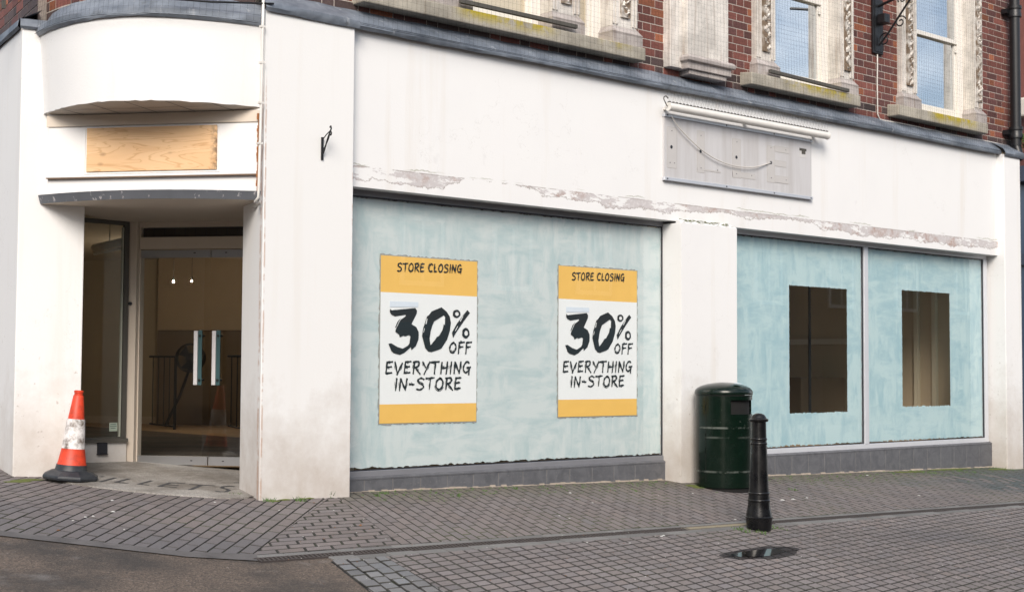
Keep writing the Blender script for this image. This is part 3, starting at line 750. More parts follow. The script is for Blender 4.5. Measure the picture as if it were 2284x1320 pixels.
# the lead on the left pilaster
b = MB(); dR = (Vector(LPr) - Vector(LPc)).normalized(); nR = Vector((dR.y, -dR.x)); nL = Vector((-fd[1], fd[0]))
lead_run(b, [((LPc[0] + dR.x * (.28 * k / 8 - .02), LPc[1] + dR.y * (.28 * k / 8 - .02)), (nR.x, nR.y)) for k in range(9)], [(.016, 3.785), (.03, 3.80), (.024, 3.86), (-.02, 3.875), (-.2, 3.88)], .006)
lead_run(b, [((LPc[0] + fd[0] * (9 * k / 60), LPc[1] + fd[1] * (9 * k / 60)), (nL.x, nL.y)) for k in range(61)], [(.02, 3.785), (.035, 3.80), (.03, 3.86), (-.16, 3.96)], .008)
b.build('lead_flashing', LEAD, shop, recalc=False, smooth=True, auto=35)
# board over the door
BN = .105
b = MB(); b.obox(-.835, 1.01, -.012 + BN, .06 + BN, 2.40, 3.09)
bd = b.build('entrance_board', PANELW, shop)
b = MB(); b.obox(-.845, .985, -.030 + BN, -.0125 + BN, 2.985, 3.075); b.build('upper_rail', CREAM, bd)
b = MB(); b.obox(-.825, .975, -.034 + BN, -.0125 + BN, 2.585, 2.972); b.obox(-.50, .648, -.040 + BN, -.0345 + BN, 2.590, 2.601); b.obox(-.50, .648, -.040 + BN, -.0345 + BN, 2.952, 2.962); b.obox(-.512, -.497, -.040 + BN, -.0345 + BN, 2.590, 2.962); b.obox(.640, .652, -.040 + BN, -.0345 + BN, 2.590, 2.962)
b.build('sign_backing', PANELW, bd, bevel=.002, seg=1)
b = MB(); b.obox(-.835, .982, -.050 + BN, -.0125 + BN, 2.566, 2.584); b.build('bead', W_CURVE, bd, bevel=.004)
b = MB(); b.obox(-.835, .982, -.046 + BN, -.0125 + BN, 2.560, 2.5655); b.build('rust_line', simple('rusty_bead', (.26, .17, .11), .8, vary=.4, scale=12), bd)
b = MB()
for k in range(26):
    z0 = 2.42 + k * .024; wd = random.uniform(.004, .018) * (1.4 if z0 < 2.58 else 1); b.obox(.978 - wd, .978, -.0525 + BN, -.0345 + BN, z0, z0 + .0245)
b.build('rust_stain', RUST, bd)
# plywood: its own local axes so that the grain runs along the board
pw = MB(); pw.box(-.555, .555, -.006, .006, 0, .352)
o = pw.build('plywood_sheet', PLY, bd); o.location = en(.073, -.0405 + BN, 2.6105); o.rotation_euler = (0, 0, math.atan2(E0.y, E0.x))
# canopy
ct = arc(.06, .22, .05, .95, -.90, 1.0); cb = arc(.10, .22, .05, .95, -.90, 1.0); m = len(ct); b = MB()
vs = [tuple(en(e, n_, 2.428 + .002 * noise.noise((i * .6, 1, 1)))) for i, (e, n_) in enumerate(ct)] + [tuple(en(e, n_, 2.362)) for e, n_ in cb]
b.raw(vs, [(i + 1, i, m + i, m + i + 1) for i in range(m - 1)])
vs = [tuple(en(e, n_, 2.428)) for e, n_ in ct] + [tuple(en(e, .12, 2.44)) for e, n_ in ct]
b.raw(vs, [(i, i + 1, m + i + 1, m + i) for i in range(m - 1)])
cp = b.build('canopy', CANOPY, shop, recalc=False, smooth=True, auto=30)
b = MB(); vs = [tuple(en(e, n_ + .004, 2.3615)) for e, n_ in cb] + [tuple(en(e, 1.62, 2.352)) for e, n_ in cb]
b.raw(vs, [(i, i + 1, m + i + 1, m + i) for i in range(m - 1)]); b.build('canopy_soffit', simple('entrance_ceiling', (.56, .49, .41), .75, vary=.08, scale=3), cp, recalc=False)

# entrance: floor, post, doors, side window
b = MB(); fl = [(.93, .09)] + [(e, -.005 - .185 * (1 - ((e - .13) / .86) ** 2)) for e in [.84 - .06 * k for k in range(27)]] + [(-1.3, .9), (-1.0, 1.62), (1.2, 1.62), (1.2, .6)]
pl = [en(e, n_) for e, n_ in fl]; b.face([(p.x, p.y, gz(p.x, p.y) + .010) for p in pl])
pl2 = pl[:28]; b.raw([(p.x, p.y, gz(p.x, p.y) + .010) for p in pl2] + [(p.x, p.y, gz(p.x, p.y) - .02) for p in pl2], [(i, i + 1, 28 + i + 1, 28 + i) for i in range(27)])
tf = b.build('terrazzo_step', TERRAZZO, shop, recalc=False)
def inlay(strokes):
    b = MB(); zz = .0115
    for st, wd in strokes:
        P = [gnd(*p) for p in st]
        for p, q in zip(P[:-1], P[1:]):
            d = (q - p); d.z = 0; d.normalize(); s_ = Vector((-d.y, d.x, 0)) * wd / 2; p2, q2 = p - d * wd * .3, q + d * wd * .3
            vs = [p2 - s_, q2 - s_, q2 + s_, p2 + s_]; b.face([(v.x, v.y, gz(v.x, v.y) + zz) for v in vs]); zz += .0004
    b.build('inlaid_letter', INLAY, tf, recalc=False)
cv = lambda x, y: (80 + x / 4.758, 860 + y / 4.758)
inlay([([cv(690, 1030), cv(840, 990)], .034)]); inlay([([cv(985, 1000), cv(850, 1035), cv(965, 1047)], .034)])
inlay([([cv(1225, 1020), cv(1090, 1057), cv(1190, 1065)], .034)]); inlay([([cv(1420, 1043), cv(1310, 1080), cv(1480, 1090)], .034), ([cv(1365, 1061), cv(1505, 1071)], .03), ([cv(1420, 1043), cv(1570, 1049)], .034)])
inlay([([cv(1640, 1115), cv(1755, 1067)], .036), ([cv(1640, 1060), cv(1885, 1073)], .034)])
inlay([([cv(1910, 1130), cv(1960, 1139), cv(2020, 1137), cv(2050, 1122), cv(2020, 1108), cv(1970, 1098), cv(1990, 1084), cv(2050, 1080), cv(2100, 1085)], .030)])
inlay([([cv(690, 980), cv(715, 975)], .03)]); inlay([([cv(2110, 1040), cv(2160, 1041)], .03)])
DN = 1.57
b = MB(); b.obox(-.792, -.714, DN - .06, DN + .10, .10, 2.353); b.obox(-.714, -.702, DN - .005, DN + .08, .10, 2.353)
dp_ = b.build('door_post', CREAM, shop, bevel=.004)
b = MB(); kp = atn(295.5, 677, DN - .06); b.raw(*(lambda c, r: ([tuple(en(c[0] + r * math.cos(k * .785), DN - .078, c[1] + r * math.sin(k * .785))) for k in range(8)] + [tuple(en(c[0] + r * math.cos(k * .785), DN - .06, c[1] + r * math.sin(k * .785))) for k in range(8)], [tuple(range(8))] + [(k, (k + 1) % 8, 8 + (k + 1) % 8, 8 + k) for k in range(8)]))((-.765, kp.z), .016)); b.build('knob', GASKET, dp_)
b = MB(); b.obox(-.702, 1.0, DN - .02, DN + .08, 2.108, 2.218); b.obox(-.714, 1.0, DN - .01, DN + .08, 2.308, 2.36); b.build('door_head', CREAM, shop, bevel=.003)
b = MB(); b.obox(-.702, 1.0, DN + .045, DN + .06, 2.218, 2.308); tw = b.build('transom_window', GASKET, shop)
b = MB()
for k in range(12): e = -.69 + k * .10; b.obox(e, e + .094, DN + .038, DN + .0445, 2.226 + .004 * (k % 3), 2.300)
b.build('pane', simple('dark_pane', (.05, .045, .04), .25, vary=.5, scale=3), tw)
b = MB(); b.obox(.70, 1.3, DN - .02, DN + .1, .1, 2.36); b.build('door_post', CREAM, shop)
def glass_door(e0, e1, hinge_left):
    b = MB(); g = [tuple(en(e, DN + .02, z)) for e, z in ((e0, .24), (e1, .24), (e1, 2.035), (e0, 2.035))]; b.face(g)
    d = b.build('glass_door', GLASS, shop, recalc=False)
    b = MB(); b.obox(e0, e1, DN, DN + .04, 2.032, 2.100); r1 = b.build('top_rail', STEEL, d, bevel=.002, seg=1)
    b = MB(); b.obox(e0, e1, DN, DN + .04, .168, .247); r2 = b.build('bottom_rail', STEEL, d, bevel=.002, seg=1)
    ek = e1 - .16 if hinge_left else e0 + .13
    for z, rr_ in ((2.07, r1), (.205, r2)):
        b = MB(); b.obox(ek, ek + .02, DN - .002, DN, z, z + .008); b.build('lock', GASKET, rr_)
    return d
dl = glass_door(-.700, -.034, True); dr_ = glass_door(-.024, .64, False)
for d, e in ((dl, -.148), (dr_, .024)):
    b = MB(); b.obox(e, e + .036, DN - .075, DN - .055, .886, 1.369); h = b.build('handle', simple('pale_steel', (.74, .73, .75), .4, .25, vary=.08), d, bevel=.003)
    b = MB(); b.obox(e + .038, e + .073, DN - .062, DN - .052, .886, 1.375); b.build('handle_plate', simple('teal_plate', (.045, .10, .11), .35, vary=.1), h)
    for z in (.93, 1.325):
        b = MB(); p = en(e + .055, DN - .075, z); q = en(e + .055, DN + .02, z); b.tube([p, q], .011, 10); b.build('handle_bolt', BLACKIRON, h)
# side window, splayed back from the door post
SA, SB = (-1.30, .70), (-.765, 1.475); sdir = Vector((SB[0] - SA[0], SB[1] - SA[1])).normalized(); sn = Vector((-sdir.y, sdir.x))
def sw(t, d, z): return tuple(en(SA[0] + sdir.x * t + sn.x * d, SA[1] + sdir.y * t + sn.y * d, z))
SLN = math.hypot(SB[0] - SA[0], SB[1] - SA[1])
def sbox(b, t0, t1, d0, d1, z0, z1):
    vs = [sw(t, d, z) for z in (z0, z1) for t, d in ((t0, d0), (t1, d0), (t1, d1), (t0, d1))]
    b.raw(vs, [(3, 2, 1, 0), (4, 5, 6, 7), (0, 1, 5, 4), (1, 2, 6, 5), (2, 3, 7, 6), (3, 0, 4, 7)])
b = MB(); sbox(b, -.1, SLN, 0, .12, .05, .375); b.build('entrance_wall', W_RENDER, shop)
b = MB(); sbox(b, -.1, SLN, -.03, .10, .3755, .405); b.build('window_sill', OLDWOOD, shop)
b = MB(); sbox(b, SLN - .045, SLN, .01, .05, .405, 2.356); sbox(b, -.1, SLN - .045, .01, .05, 2.318, 2.356); sbox(b, -.1, SLN - .045, .01, .05, .405, .42)
sv = b.build('side_window', ALUD, shop)
b = MB(); b.face([sw(t, .035, z) for t, z in ((-.1, .41), (SLN - .04, .41), (SLN - .04, 2.33), (-.1, 2.33))]); b.build('glass_pane', GLASS, sv, recalc=False)
b = MB(); sbox(b, SLN - .062, SLN - .050, .02, .045, .42, 2.30); b.build('glazing_bead', simple('pale_bead', (.45, .47, .40), .4), sv)
b = MB(); sbox(b, SLN - .155, SLN - .075, .030, .033, .47, .545); stk = b.build('sticker', simple('pale_sticker', (.42, .50, .42), .5), sv)
b = MB()
for k, (a_, c_) in enumerate(((.010, .065), (.006, .072), (.012, .060))): sbox(b, SLN - .155 + a_, SLN - .155 + c_, .0285, .030, .530 - k * .018, .536 - k * .018)
b.build('printed_line', simple('grey_print', (.12, .17, .15), .6), stk)
b = MB(); sbox(b, SLN - .29, SLN - .20, -.028, 0, .275, .372); sbox(b, SLN - .295, SLN - .193, -.033, 0, .268, .276); b.build('vent_box', GASKET, shop, bevel=.004)
b = MB(); sbox(b, -.1, SLN * .55, -.034, -.0305, .378, .402); b.build('bare_wood', simple('bare_wood', (.46, .30, .19), .8, vary=.1), shop)

# ---- the dim empty shop behind the glass
ROOM = [tuple(en(*q))[:2] for q in ((-2.3, 2.0), (-1.28, .76), (-.765, 1.38), (-.70, 1.60), (.75, 1.60))] + [(.3, 1.8), (10.2, 1.8), (10.2, 4.0)] + [tuple(en(*q))[:2] for q in ((4.3, 10.9), (-6.1, 10.9))]
DISP = [(.05, .345), (10.25, .345), (10.25, 1.80), (.3, 1.80)]
b = MB(); b.face([(x, y, .150) for x, y in ROOM]); b.face([(x, y, .14) for x, y in DISP]); b.build('shop_floor', INFLOOR, shop, recalc=False)
b = MB(); b.face([(x, y, 2.75) for x, y in ROOM]); b.face([(x, y, 2.78) for x, y in DISP]); b.build('shop_ceiling', INCEIL, shop, recalc=False)
b = MB(); b.box(10.26, 10.32, .345, 4.0, .1, 2.80); b.build('end_partition', INDARK, shop)
EW = (atn(352, 700, 10.6) - Q0).dot(E0)
b = MB(); b.obox(-6.2, EW, 10.9, 11, .13, 2.75); b.build('back_wall', INW, shop)
b = MB(); b.obox(EW, 4.4, 10.6, 10.7, .13, 2.75); b.build('back_wall', INBROWN, shop)
b = MB(); b.obox(EW + .02, 4.4, 10.55, 10.599, 1.62, 2.75); b.build('bulkhead', INDARK, shop)
pa_, pb_ = en(-2.3, 2.0), en(-6.1, 10.95)
b = MB(); b.prism([(pa_.x, pa_.y), (pb_.x, pb_.y), (pb_.x - .1, pb_.y + .05), (pa_.x - .1, pa_.y + .05)], .13, 2.75); b.build('partition', INW, shop)
b = MB(); b.obox(-6.1, EW - .02, 10.86, 10.899, .151, .26); b.build('skirting', CREAM, shop)

p_ = at(1806, 780, 1, 1.3); b = MB(); b.tube([(p_.x, p_.y, .14), (p_.x, p_.y, 2.78)], .018, 8); b.build('display_pole', BLACKIRON, shop)
for u in (2046, 2086):
    q = at(u, 780, 0, 10.24); b = MB(); b.box(10.20, 10.258, q.y - .03, q.y + .03, .15, 2.76); b.build('trunking', INW, shop)
q = at(1830, 800, 0, 10.24); b = MB(); b.box(10.235, 10.258, q.y - 1.2, q.y + .9, 1.42, 1.50); b.build('dado_rail', CREAM, shop)
b = MB(); b.box(9.2, 10.2, 2.4, 2.9, .15, .95); b.build('counter', INBROWN, shop, bevel=.01)
# ---- red brick upper floor, every brick laid (Flemish bond)
ZB0, ZB1 = 4.045, 7.4
def brick_col(s, z):
    r = random.random(); n_ = noise.noise((s * 1.3, z * 2.2, 5))
    base = (.168, .060, .047) if r < .66 else (.115, .049, .044) if r < .88 else (.27, .094, .048)
    v = 1 + random.gauss(0, .16) + .22 * n_
    if z < 4.18 and random.random() < .55: base = (.075, .05, .048)
    return [c * v for c in base]
def bricks(b, mapf, s0, s1, z0, z1, reject=None, rh=.0843, st=.247, hd=.1235, j=.008):
    row = 0; z = z0
    while z < z1:
        s = s0 - (0 if row % 2 == 0 else (st + hd) / 2) ; k = 0
        while s < s1:
            L = st if k % 2 == 0 else hd; k += 1
            a, c = max(s, s0) + j / 2, min(s + L, s1) - j / 2; s += L
            if c - a < .02: continue
            if reject and reject((a + c) / 2, z + rh / 2): continue
            za, zc = z + j / 2, z + rh - j / 2; h = random.uniform(0, .0015); i_ = .002
            vs = [mapf(x, y, d) for x, y, d in ((a + i_, za + i_, .0025 + h), (c - i_, za + i_, .0025 + h), (c - i_, zc - i_, .0025 + h), (a + i_, zc - i_, .0025 + h), (a, za, -.001), (c, za, -.001), (c, zc, -.001), (a, zc, -.001))]
            b.raw(vs, [(0, 1, 2, 3), (4, 5, 1, 0), (5, 6, 2, 1), (6, 7, 3, 2), (7, 4, 0, 3)], 0, brick_col((a + c) / 2, z))
        z += rh; row += 1
OPEN = [(.46, 3.25), (5.72, 7.0), (8.50, 9.92)]       # window openings in the brickwork
def rej(s, z): return any(a + .02 < s < c - .02 for a, c in OPEN) and z > 4.2
b = MB(); bricks(b, lambda s, z, d: (s, .222 - d, z), -.80, 11.02, ZB0, ZB1, rej)
cuts = [-.80] + [x for o_ in OPEN for x in o_] + [11.02]
for i in range(0, len(cuts), 2): b.box(cuts[i], cuts[i + 1], .2225, .60, 3.95, ZB1, 1)
for a, c in OPEN: b.box(a, c, .2225, .60, 3.95, 4.16, 1)
b.build('brick_wall', [BRICK, MORTAR], shop, recalc=False)
# brick above the bow and down the side street
b = MB(); bowb = arc(.235, .37, .05, .95, -1.0, .90, 40); cum = [0]
for p, q in zip(bowb[:-1], bowb[1:]): cum.append(cum[-1] + math.hypot(q[0] - p[0], q[1] - p[1]))
def bowmap(s, z, d):
    s = min(max(s, 0), cum[-1] - 1e-4); i = max(k for k in range(len(cum)) if cum[k] <= s); i = min(i, len(cum) - 2); t = (s - cum[i]) / (cum[i + 1] - cum[i])
    e = bowb[i][0] + (bowb[i + 1][0] - bowb[i][0]) * t; n_ = bowb[i][1] + (bowb[i + 1][1] - bowb[i][1]) * t; return tuple(en(e, n_ - d, z))
bricks(b, bowmap, 0, cum[-1], 3.90, ZB1)
for i in range(40):
    (e0_, n0_), (e1_, n1_) = bowb[i], bowb[i + 1]
    b.raw([tuple(en(e0_, n0_ + .002, 3.80)), tuple(en(e1_, n1_ + .002, 3.80)), tuple(en(e1_, n1_ + .002, ZB1)), tuple(en(e0_, n0_ + .002, ZB1))], [(0, 1, 2, 3)], 1)
SO = Vector((LPc[0] + .17, LPc[1] + .10))
bricks(b, lambda s, z, d: (SO.x + fd[0] * s - fd[1] * d, SO.y + fd[1] * s + fd[0] * d, z), 0, 8, 3.86, ZB1)
b.prism([(SO.x + .002 * fd[1], SO.y), (SO.x + .5, SO.y + .25), (SO.x + fd[0] * 8 + .5, SO.y + fd[1] * 8), (SO.x + fd[0] * 8 + .002, SO.y + fd[1] * 8)], 3.80, ZB1, 1)
b.build('brick_wall', [BRICK, MORTAR], shop, recalc=False)
b = MB(); b.prism([(-1.5, 2.0), (-.6, .67), (10.9, .67), (10.9, 12), (.6, 12)], 4.05, 4.10); b.box(-.6, 10.9, .61, .66, 4.0, ZB1); b.build('upper_floor', INDARK, shop)
b = MB(); b.prism([(-1.9, 1.9), (-.8, .30), (11.0, .30), (11.0, 12), (-.5, 12)], ZB1, ZB1 + .12); b.build('roof', SLATE, shop)

# stone dressings and sash windows
def stone_sill(x0, x1):
    b = MB(); b.prism([(x0, .06), (x1, .06), (x1, .40), (x0, .40)], 4.105, [4.235, 4.235, 4.275, 4.275])
    return b.build('window_sill', SILL, shop, bevel=.012)
for q in ((.13, 3.585), (5.245, 7.245), (8.02, 10.06)): stone_sill(*q)
def column(x0, x1, parent_z=4.26):
    b = MB(); b.box(x0, x1, .155, .40, 4.42, 6.9)
    for xx in (x0, x0 + .045, x1 - .075, x1 - .03): b.box(xx, xx + .028, .140, .1555, 4.44, 6.9)
    c = b.build('stone_column', STONE, shop, bevel=.006)
    xm = (x0 + x1) / 2
    b = MB(); b.box(xm - .062, xm + .062, .130, .154, 4.52, 6.9)
    t = b.build('carved_panel', CARVED, c)
    b = MB(); rnd = random.Random(int(x0 * 100))
    for k in range(110):                              # leaves and rosettes in relief
        z = 4.55 + k * .021; x = xm + .035 * math.sin(k * 1.1) + rnd.uniform(-.012, .012); r = rnd.uniform(.012, .026)
        a = rnd.uniform(0, 6.28); vs = [(x + r * 1.5 * math.cos(a), .128, z + r * 1.5 * math.sin(a)), (x - r * math.sin(a) * .7, .128, z + r * .7 * math.cos(a)), (x - r * 1.5 * math.cos(a), .128, z - r * 1.5 * math.sin(a)), (x + r * .7 * math.sin(a), .128, z - r * .7 * math.cos(a)), (x, .103, z)]
        b.raw(vs, [(0, 1, 4), (1, 2, 4), (2, 3, 4), (3, 0, 4)])
    b.build('carved_leaf', STONE, c)
    b = MB(); b.box(x0 - .035, x1 + .035, .105, .40, 4.24, 4.335); b.prism([(x0 - .035, .105), (x1 + .035, .105), (x1 + .035, .40), (x0 - .035, .40)], 4.335, 4.336)
    vs = [(x, y, z) for z, g in ((4.336, .030), (4.36, .036), (4.39, .018), (4.42, .002)) for x, y in ((x0 - g, .155 - g * 1.4), (x1 + g, .155 - g * 1.4), (x1 + g, .40), (x0 - g, .40))]
    fs = [(i * 4 + k, i * 4 + (k + 1) % 4, (i + 1) * 4 + (k + 1) % 4, (i + 1) * 4 + k) for i in range(3) for k in range(4)] + [(12, 13, 14, 15)]
    b.raw(vs, fs); b.build('column_base', BASESTONE, c, bevel=.008)
for q in ((.16, .51), (.97, 1.33), (2.385, 2.745), (3.20, 3.553), (5.44, 5.765), (6.965, 7.232), (8.235, 8.555), (9.885, 10.075)): column(*q)
def sash(x0, x1, zr, glassmat, rail=True):
    b = MB(); y = .31
    b.box(x0, x0 + .075, y, y + .09, 4.27, 6.9); b.box(x1 - .12, x1, y, y + .09, 4.27, 6.9)
    s_ = b.build('sash_window', WOODW, shop, bevel=.005, seg=1)
    a, c = x0 + .075, x1 - .12
    b = MB(); b.box(a, c, y + .035, y + .075, 4.275, 4.40); b.box(a, a + .03, y + .035, y + .075, 4.40, zr); b.box(c - .04, c, y + .035, y + .075, 4.40, zr)
    b.box(a, c, y + .010, y + .075, zr, zr + .055)
    for zz in (0, 1, 2): b.box(c - .038 + .004 * zz, c - .004, y + .012 + .006 * zz, y + .034, zr - .11 + .032 * zz, zr - .082 + .032 * zz)
    b.box(a, a + .03, y + .012, y + .05, zr + .055, 6.9); b.box(c - .04, c, y + .012, y + .05, zr + .055, 6.9)
    b.build('sash', WOODW, s_, bevel=.004, seg=1)
    b = MB(); b.face([(a + .03, y + .058, 4.40), (c - .04, y + .058, 4.40), (c - .04, y + .058, zr), (a + .03, y + .058, zr)]); b.build('pane', glassmat, s_, recalc=False)
    b = MB(); b.face([(a + .03, y + .03, zr + .05), (c - .04, y + .03, zr + .05), (c - .04, y + .03, 6.9), (a + .03, y + .03, 6.9)]); b.build('pane', glassmat, s_, recalc=False)
def blind_glass():
    m = NT('blind_glass'); f = m.noise(1.2, 4); c = m.mix(f, (.50, .42, .29), (.62, .54, .40)); m.set(Base_Color=c, Roughness=.7)
    g = m.n('ShaderNodeBsdfGlossy'); g.inputs['Roughness'].default_value = .02; ms = m.n('ShaderNodeMixShader'); ms.inputs[0].default_value = .14
    m.l(m.b.outputs[0], ms.inputs[1]); m.l(g.outputs[0], ms.inputs[2]); m.l(ms.outputs[0], m.o.inputs[0]); return m.m
BG = blind_glass()
sash(.51, .97, 5.26, BG); sash(1.33, 2.385, 5.26, BG); sash(2.745, 3.20, 5.26, BG)
sash(5.765, 6.965, 5.275, SKYGLASS); sash(8.555, 9.885, 5.262, SKYGLASS)
# blank stone pilaster between the windows, on a moulded corbel
b = MB(); b.box(4.02, 4.935, .125, .30, 4.13, 7.0); b.box(4.21, 4.86, .060, .124, 4.27, 7.0)
st_ = b.build('stone_pilaster', STONE, shop, bevel=.006)
b = MB(); xa, xb = 4.19, 4.88
vs = [(x, y, z) for z, g in ((4.12, .0), (4.195, .0), (4.20, .028), (4.235, .034), (4.262, .012), (4.27, -.015)) for x, y in ((xa - g, .035 - g * 1.2), (xb + g, .035 - g * 1.2), (xb + g, .20), (xa - g, .20))]
fs = [(i * 4 + k, i * 4 + (k + 1) % 4, (i + 1) * 4 + (k + 1) % 4, (i + 1) * 4 + k) for i in range(5) for k in range(4)] + [(20, 21, 22, 23), (3, 2, 1, 0)]
b.raw(vs, fs); b.prism([(xa + .05, .06), (xb - .05, .06), (xb - .08, .22), (xa + .08, .22)], 4.07, 4.119); b.build('corbel', BASESTONE, st_, bevel=.006)

# ================================================================== POSTERS
GL = {  # brush letters: strokes in a box one unit high
 'S': (.62, [[(.60, .86), (.36, .98), (.10, .80), (.20, .60), (.48, .44), (.54, .22), (.30, .03), (.0, .08)]]),
 'T': (.62, [[(-.02, .90), (.66, .97)], [(.36, .95), (.27, .0)]]),
 'O': (.66, [[(.40, .97), (.12, .72), (.06, .28), (.28, .03), (.54, .24), (.60, .66), (.42, .95), (.30, .93)]]),
 'R': (.62, [[(.16, .95), (.06, .0)], [(.04, .90), (.44, .95), (.52, .74), (.36, .52), (.14, .47)], [(.22, .48), (.60, -.06)]]),
 'E': (.56, [[(.14, .95), (.04, .03)], [(.12, .93), (.56, .97)], [(.10, .52), (.46, .57)], [(.03, .04), (.50, .09)]]),
 'C': (.58, [[(.56, .84), (.38, .96), (.12, .72), (.05, .32), (.22, .05), (.52, .12)]]),
 'L': (.50, [[(.14, .97), (.05, .05)], [(.05, .05), (.46, .10)]]),
 'I': (.22, [[(.16, .97), (.07, .0)]]),
 'N': (.62, [[(.12, .95), (.03, .0)], [(.12, .94), (.46, .03)], [(.60, .97), (.46, .0)]]),
 'G': (.64, [[(.54, .86), (.36, .96), (.12, .70), (.06, .30), (.24, .06), (.48, .20)], [(.34, .46), (.66, .50)], [(.56, .48), (.50, -.10)]]),
 'V': (.60, [[(.05, .96), (.24, .03)], [(.62, .90), (.22, .0)]]),
 'Y': (.60, [[(.05, .96), (.28, .50)], [(.62, .95), (.16, -.06)]]),
 'H': (.62, [[(.14, .96), (.04, .0)], [(.58, .97), (.48, -.02)], [(.10, .47), (.54, .52)]]),
 'F': (.54, [[(.14, .95), (.05, -.08)], [(.08, .92), (.58, .96)], [(.10, .50), (.46, .54)]]),
 '-': (.46, [[(.04, .50), (.40, .47)]]), ' ': (.34, [])}
CURVED = {0: 'SOCG', }
def text_mesh(txt, x0, x1, z0, z1, tilt=0.0, seed=1, gap=.12, wd=.155, y=-.0035):
    rnd = random.Random(seed); h = z1 - z0; adv = 0; pos = []
    for ch in txt: pos.append(adv); adv += GL[ch][0] + gap
    adv -= gap; sx = (x1 - x0) / adv; b = MB(); lay = 0
    for ch, p in zip(txt, pos):
        dy = rnd.uniform(-.03, .03)
        for st in GL[ch][1]:
            pts = [Vector((x0 + (p + q[0]) * sx, 0, z0 + (q[1] + dy) * h + tilt * ((p + q[0]) * sx))) for q in st]
            if len(pts) > 2: pts = catmull(pts, 5)
            else: pts = [pts[0].lerp(pts[1], k / 7) for k in range(8)]
            n = len(pts); w0 = wd * h * rnd.uniform(.9, 1.12); lay += 1; yy = y - .00012 * lay
            Lf, Rt = [], []
            for i, P in enumerate(pts):
                t = (pts[min(i + 1, n - 1)] - pts[max(i - 1, 0)]).normalized(); s_ = Vector((-t.z, 0, t.x))
                k = w0 * (.5 + .10 * math.sin(i * 1.3 + seed)) * (1 if i < n - 2 else .8)
                Lf.append(P + s_ * (k + rnd.uniform(-.012, .012) * h)); Rt.append(P - s_ * (k + rnd.uniform(-.012, .012) * h))
            d0 = (pts[0] - pts[1]).normalized() * w0 * .35; d1 = (pts[-1] - pts[-2]).normalized() * w0 * .5
            Lf[0] += d0 * rnd.uniform(.2, 1); Rt[0] += d0 * rnd.uniform(.2, 1); Lf[-1] += d1 * rnd.uniform(0, 1); Rt[-1] += d1 * rnd.uniform(0, 1)
            vs = [(q.x, yy, q.z) for q in Lf] + [(q.x, yy, q.z) for q in Rt]
            b.raw(vs, [(i, n + i, n + i + 1, i + 1) for i in range(n - 1)])
            if n > 5 and rnd.random() < .7:           # a dry bristle running beside the stroke
                o_ = w0 * rnd.choice((-.85, .85)); a, c = n // 4, n // 4 + n // 3 + 1
                vs = []
                for i in range(a, c):
                    t = (pts[min(i + 1, n - 1)] - pts[max(i - 1, 0)]).normalized(); s_ = Vector((-t.z, 0, t.x)); q = pts[i] + s_ * o_; vs += [(q.x - s_.x * .018 * h, yy, q.z - s_.z * .018 * h), (q.x + s_.x * .018 * h, yy, q.z + s_.z * .018 * h)]
                b.raw(vs, [(2 * i, 2 * i + 2, 2 * i + 3, 2 * i + 1) for i in range(len(vs) // 2 - 1)])
    return b
PY = .2650                                            # the posters stand between the pane and the whitewash
PT = at(845, 939, 1, PY); PX0, PZ0 = .517, .573; PW_, PH_ = 1.085, 1.437
def pl_(u, v):                                        # photo pixel on the first poster -> poster coordinates
    P = at(u, v, 1, PY); k = (P.z - PZ0) / PH_        # the sheet hangs slightly askew
    return Vector((P.x - PX0 + .035 * (1 - k), 0, P.z - PZ0 + .022 * (P.x - PX0) / PW_))
za = lambda x, y: pl_(840 + x / 6.6, 560 + y / 6.6)
zb = lambda x, y: pl_(840 + x / 6.2875, 740 + y / 6.2875)
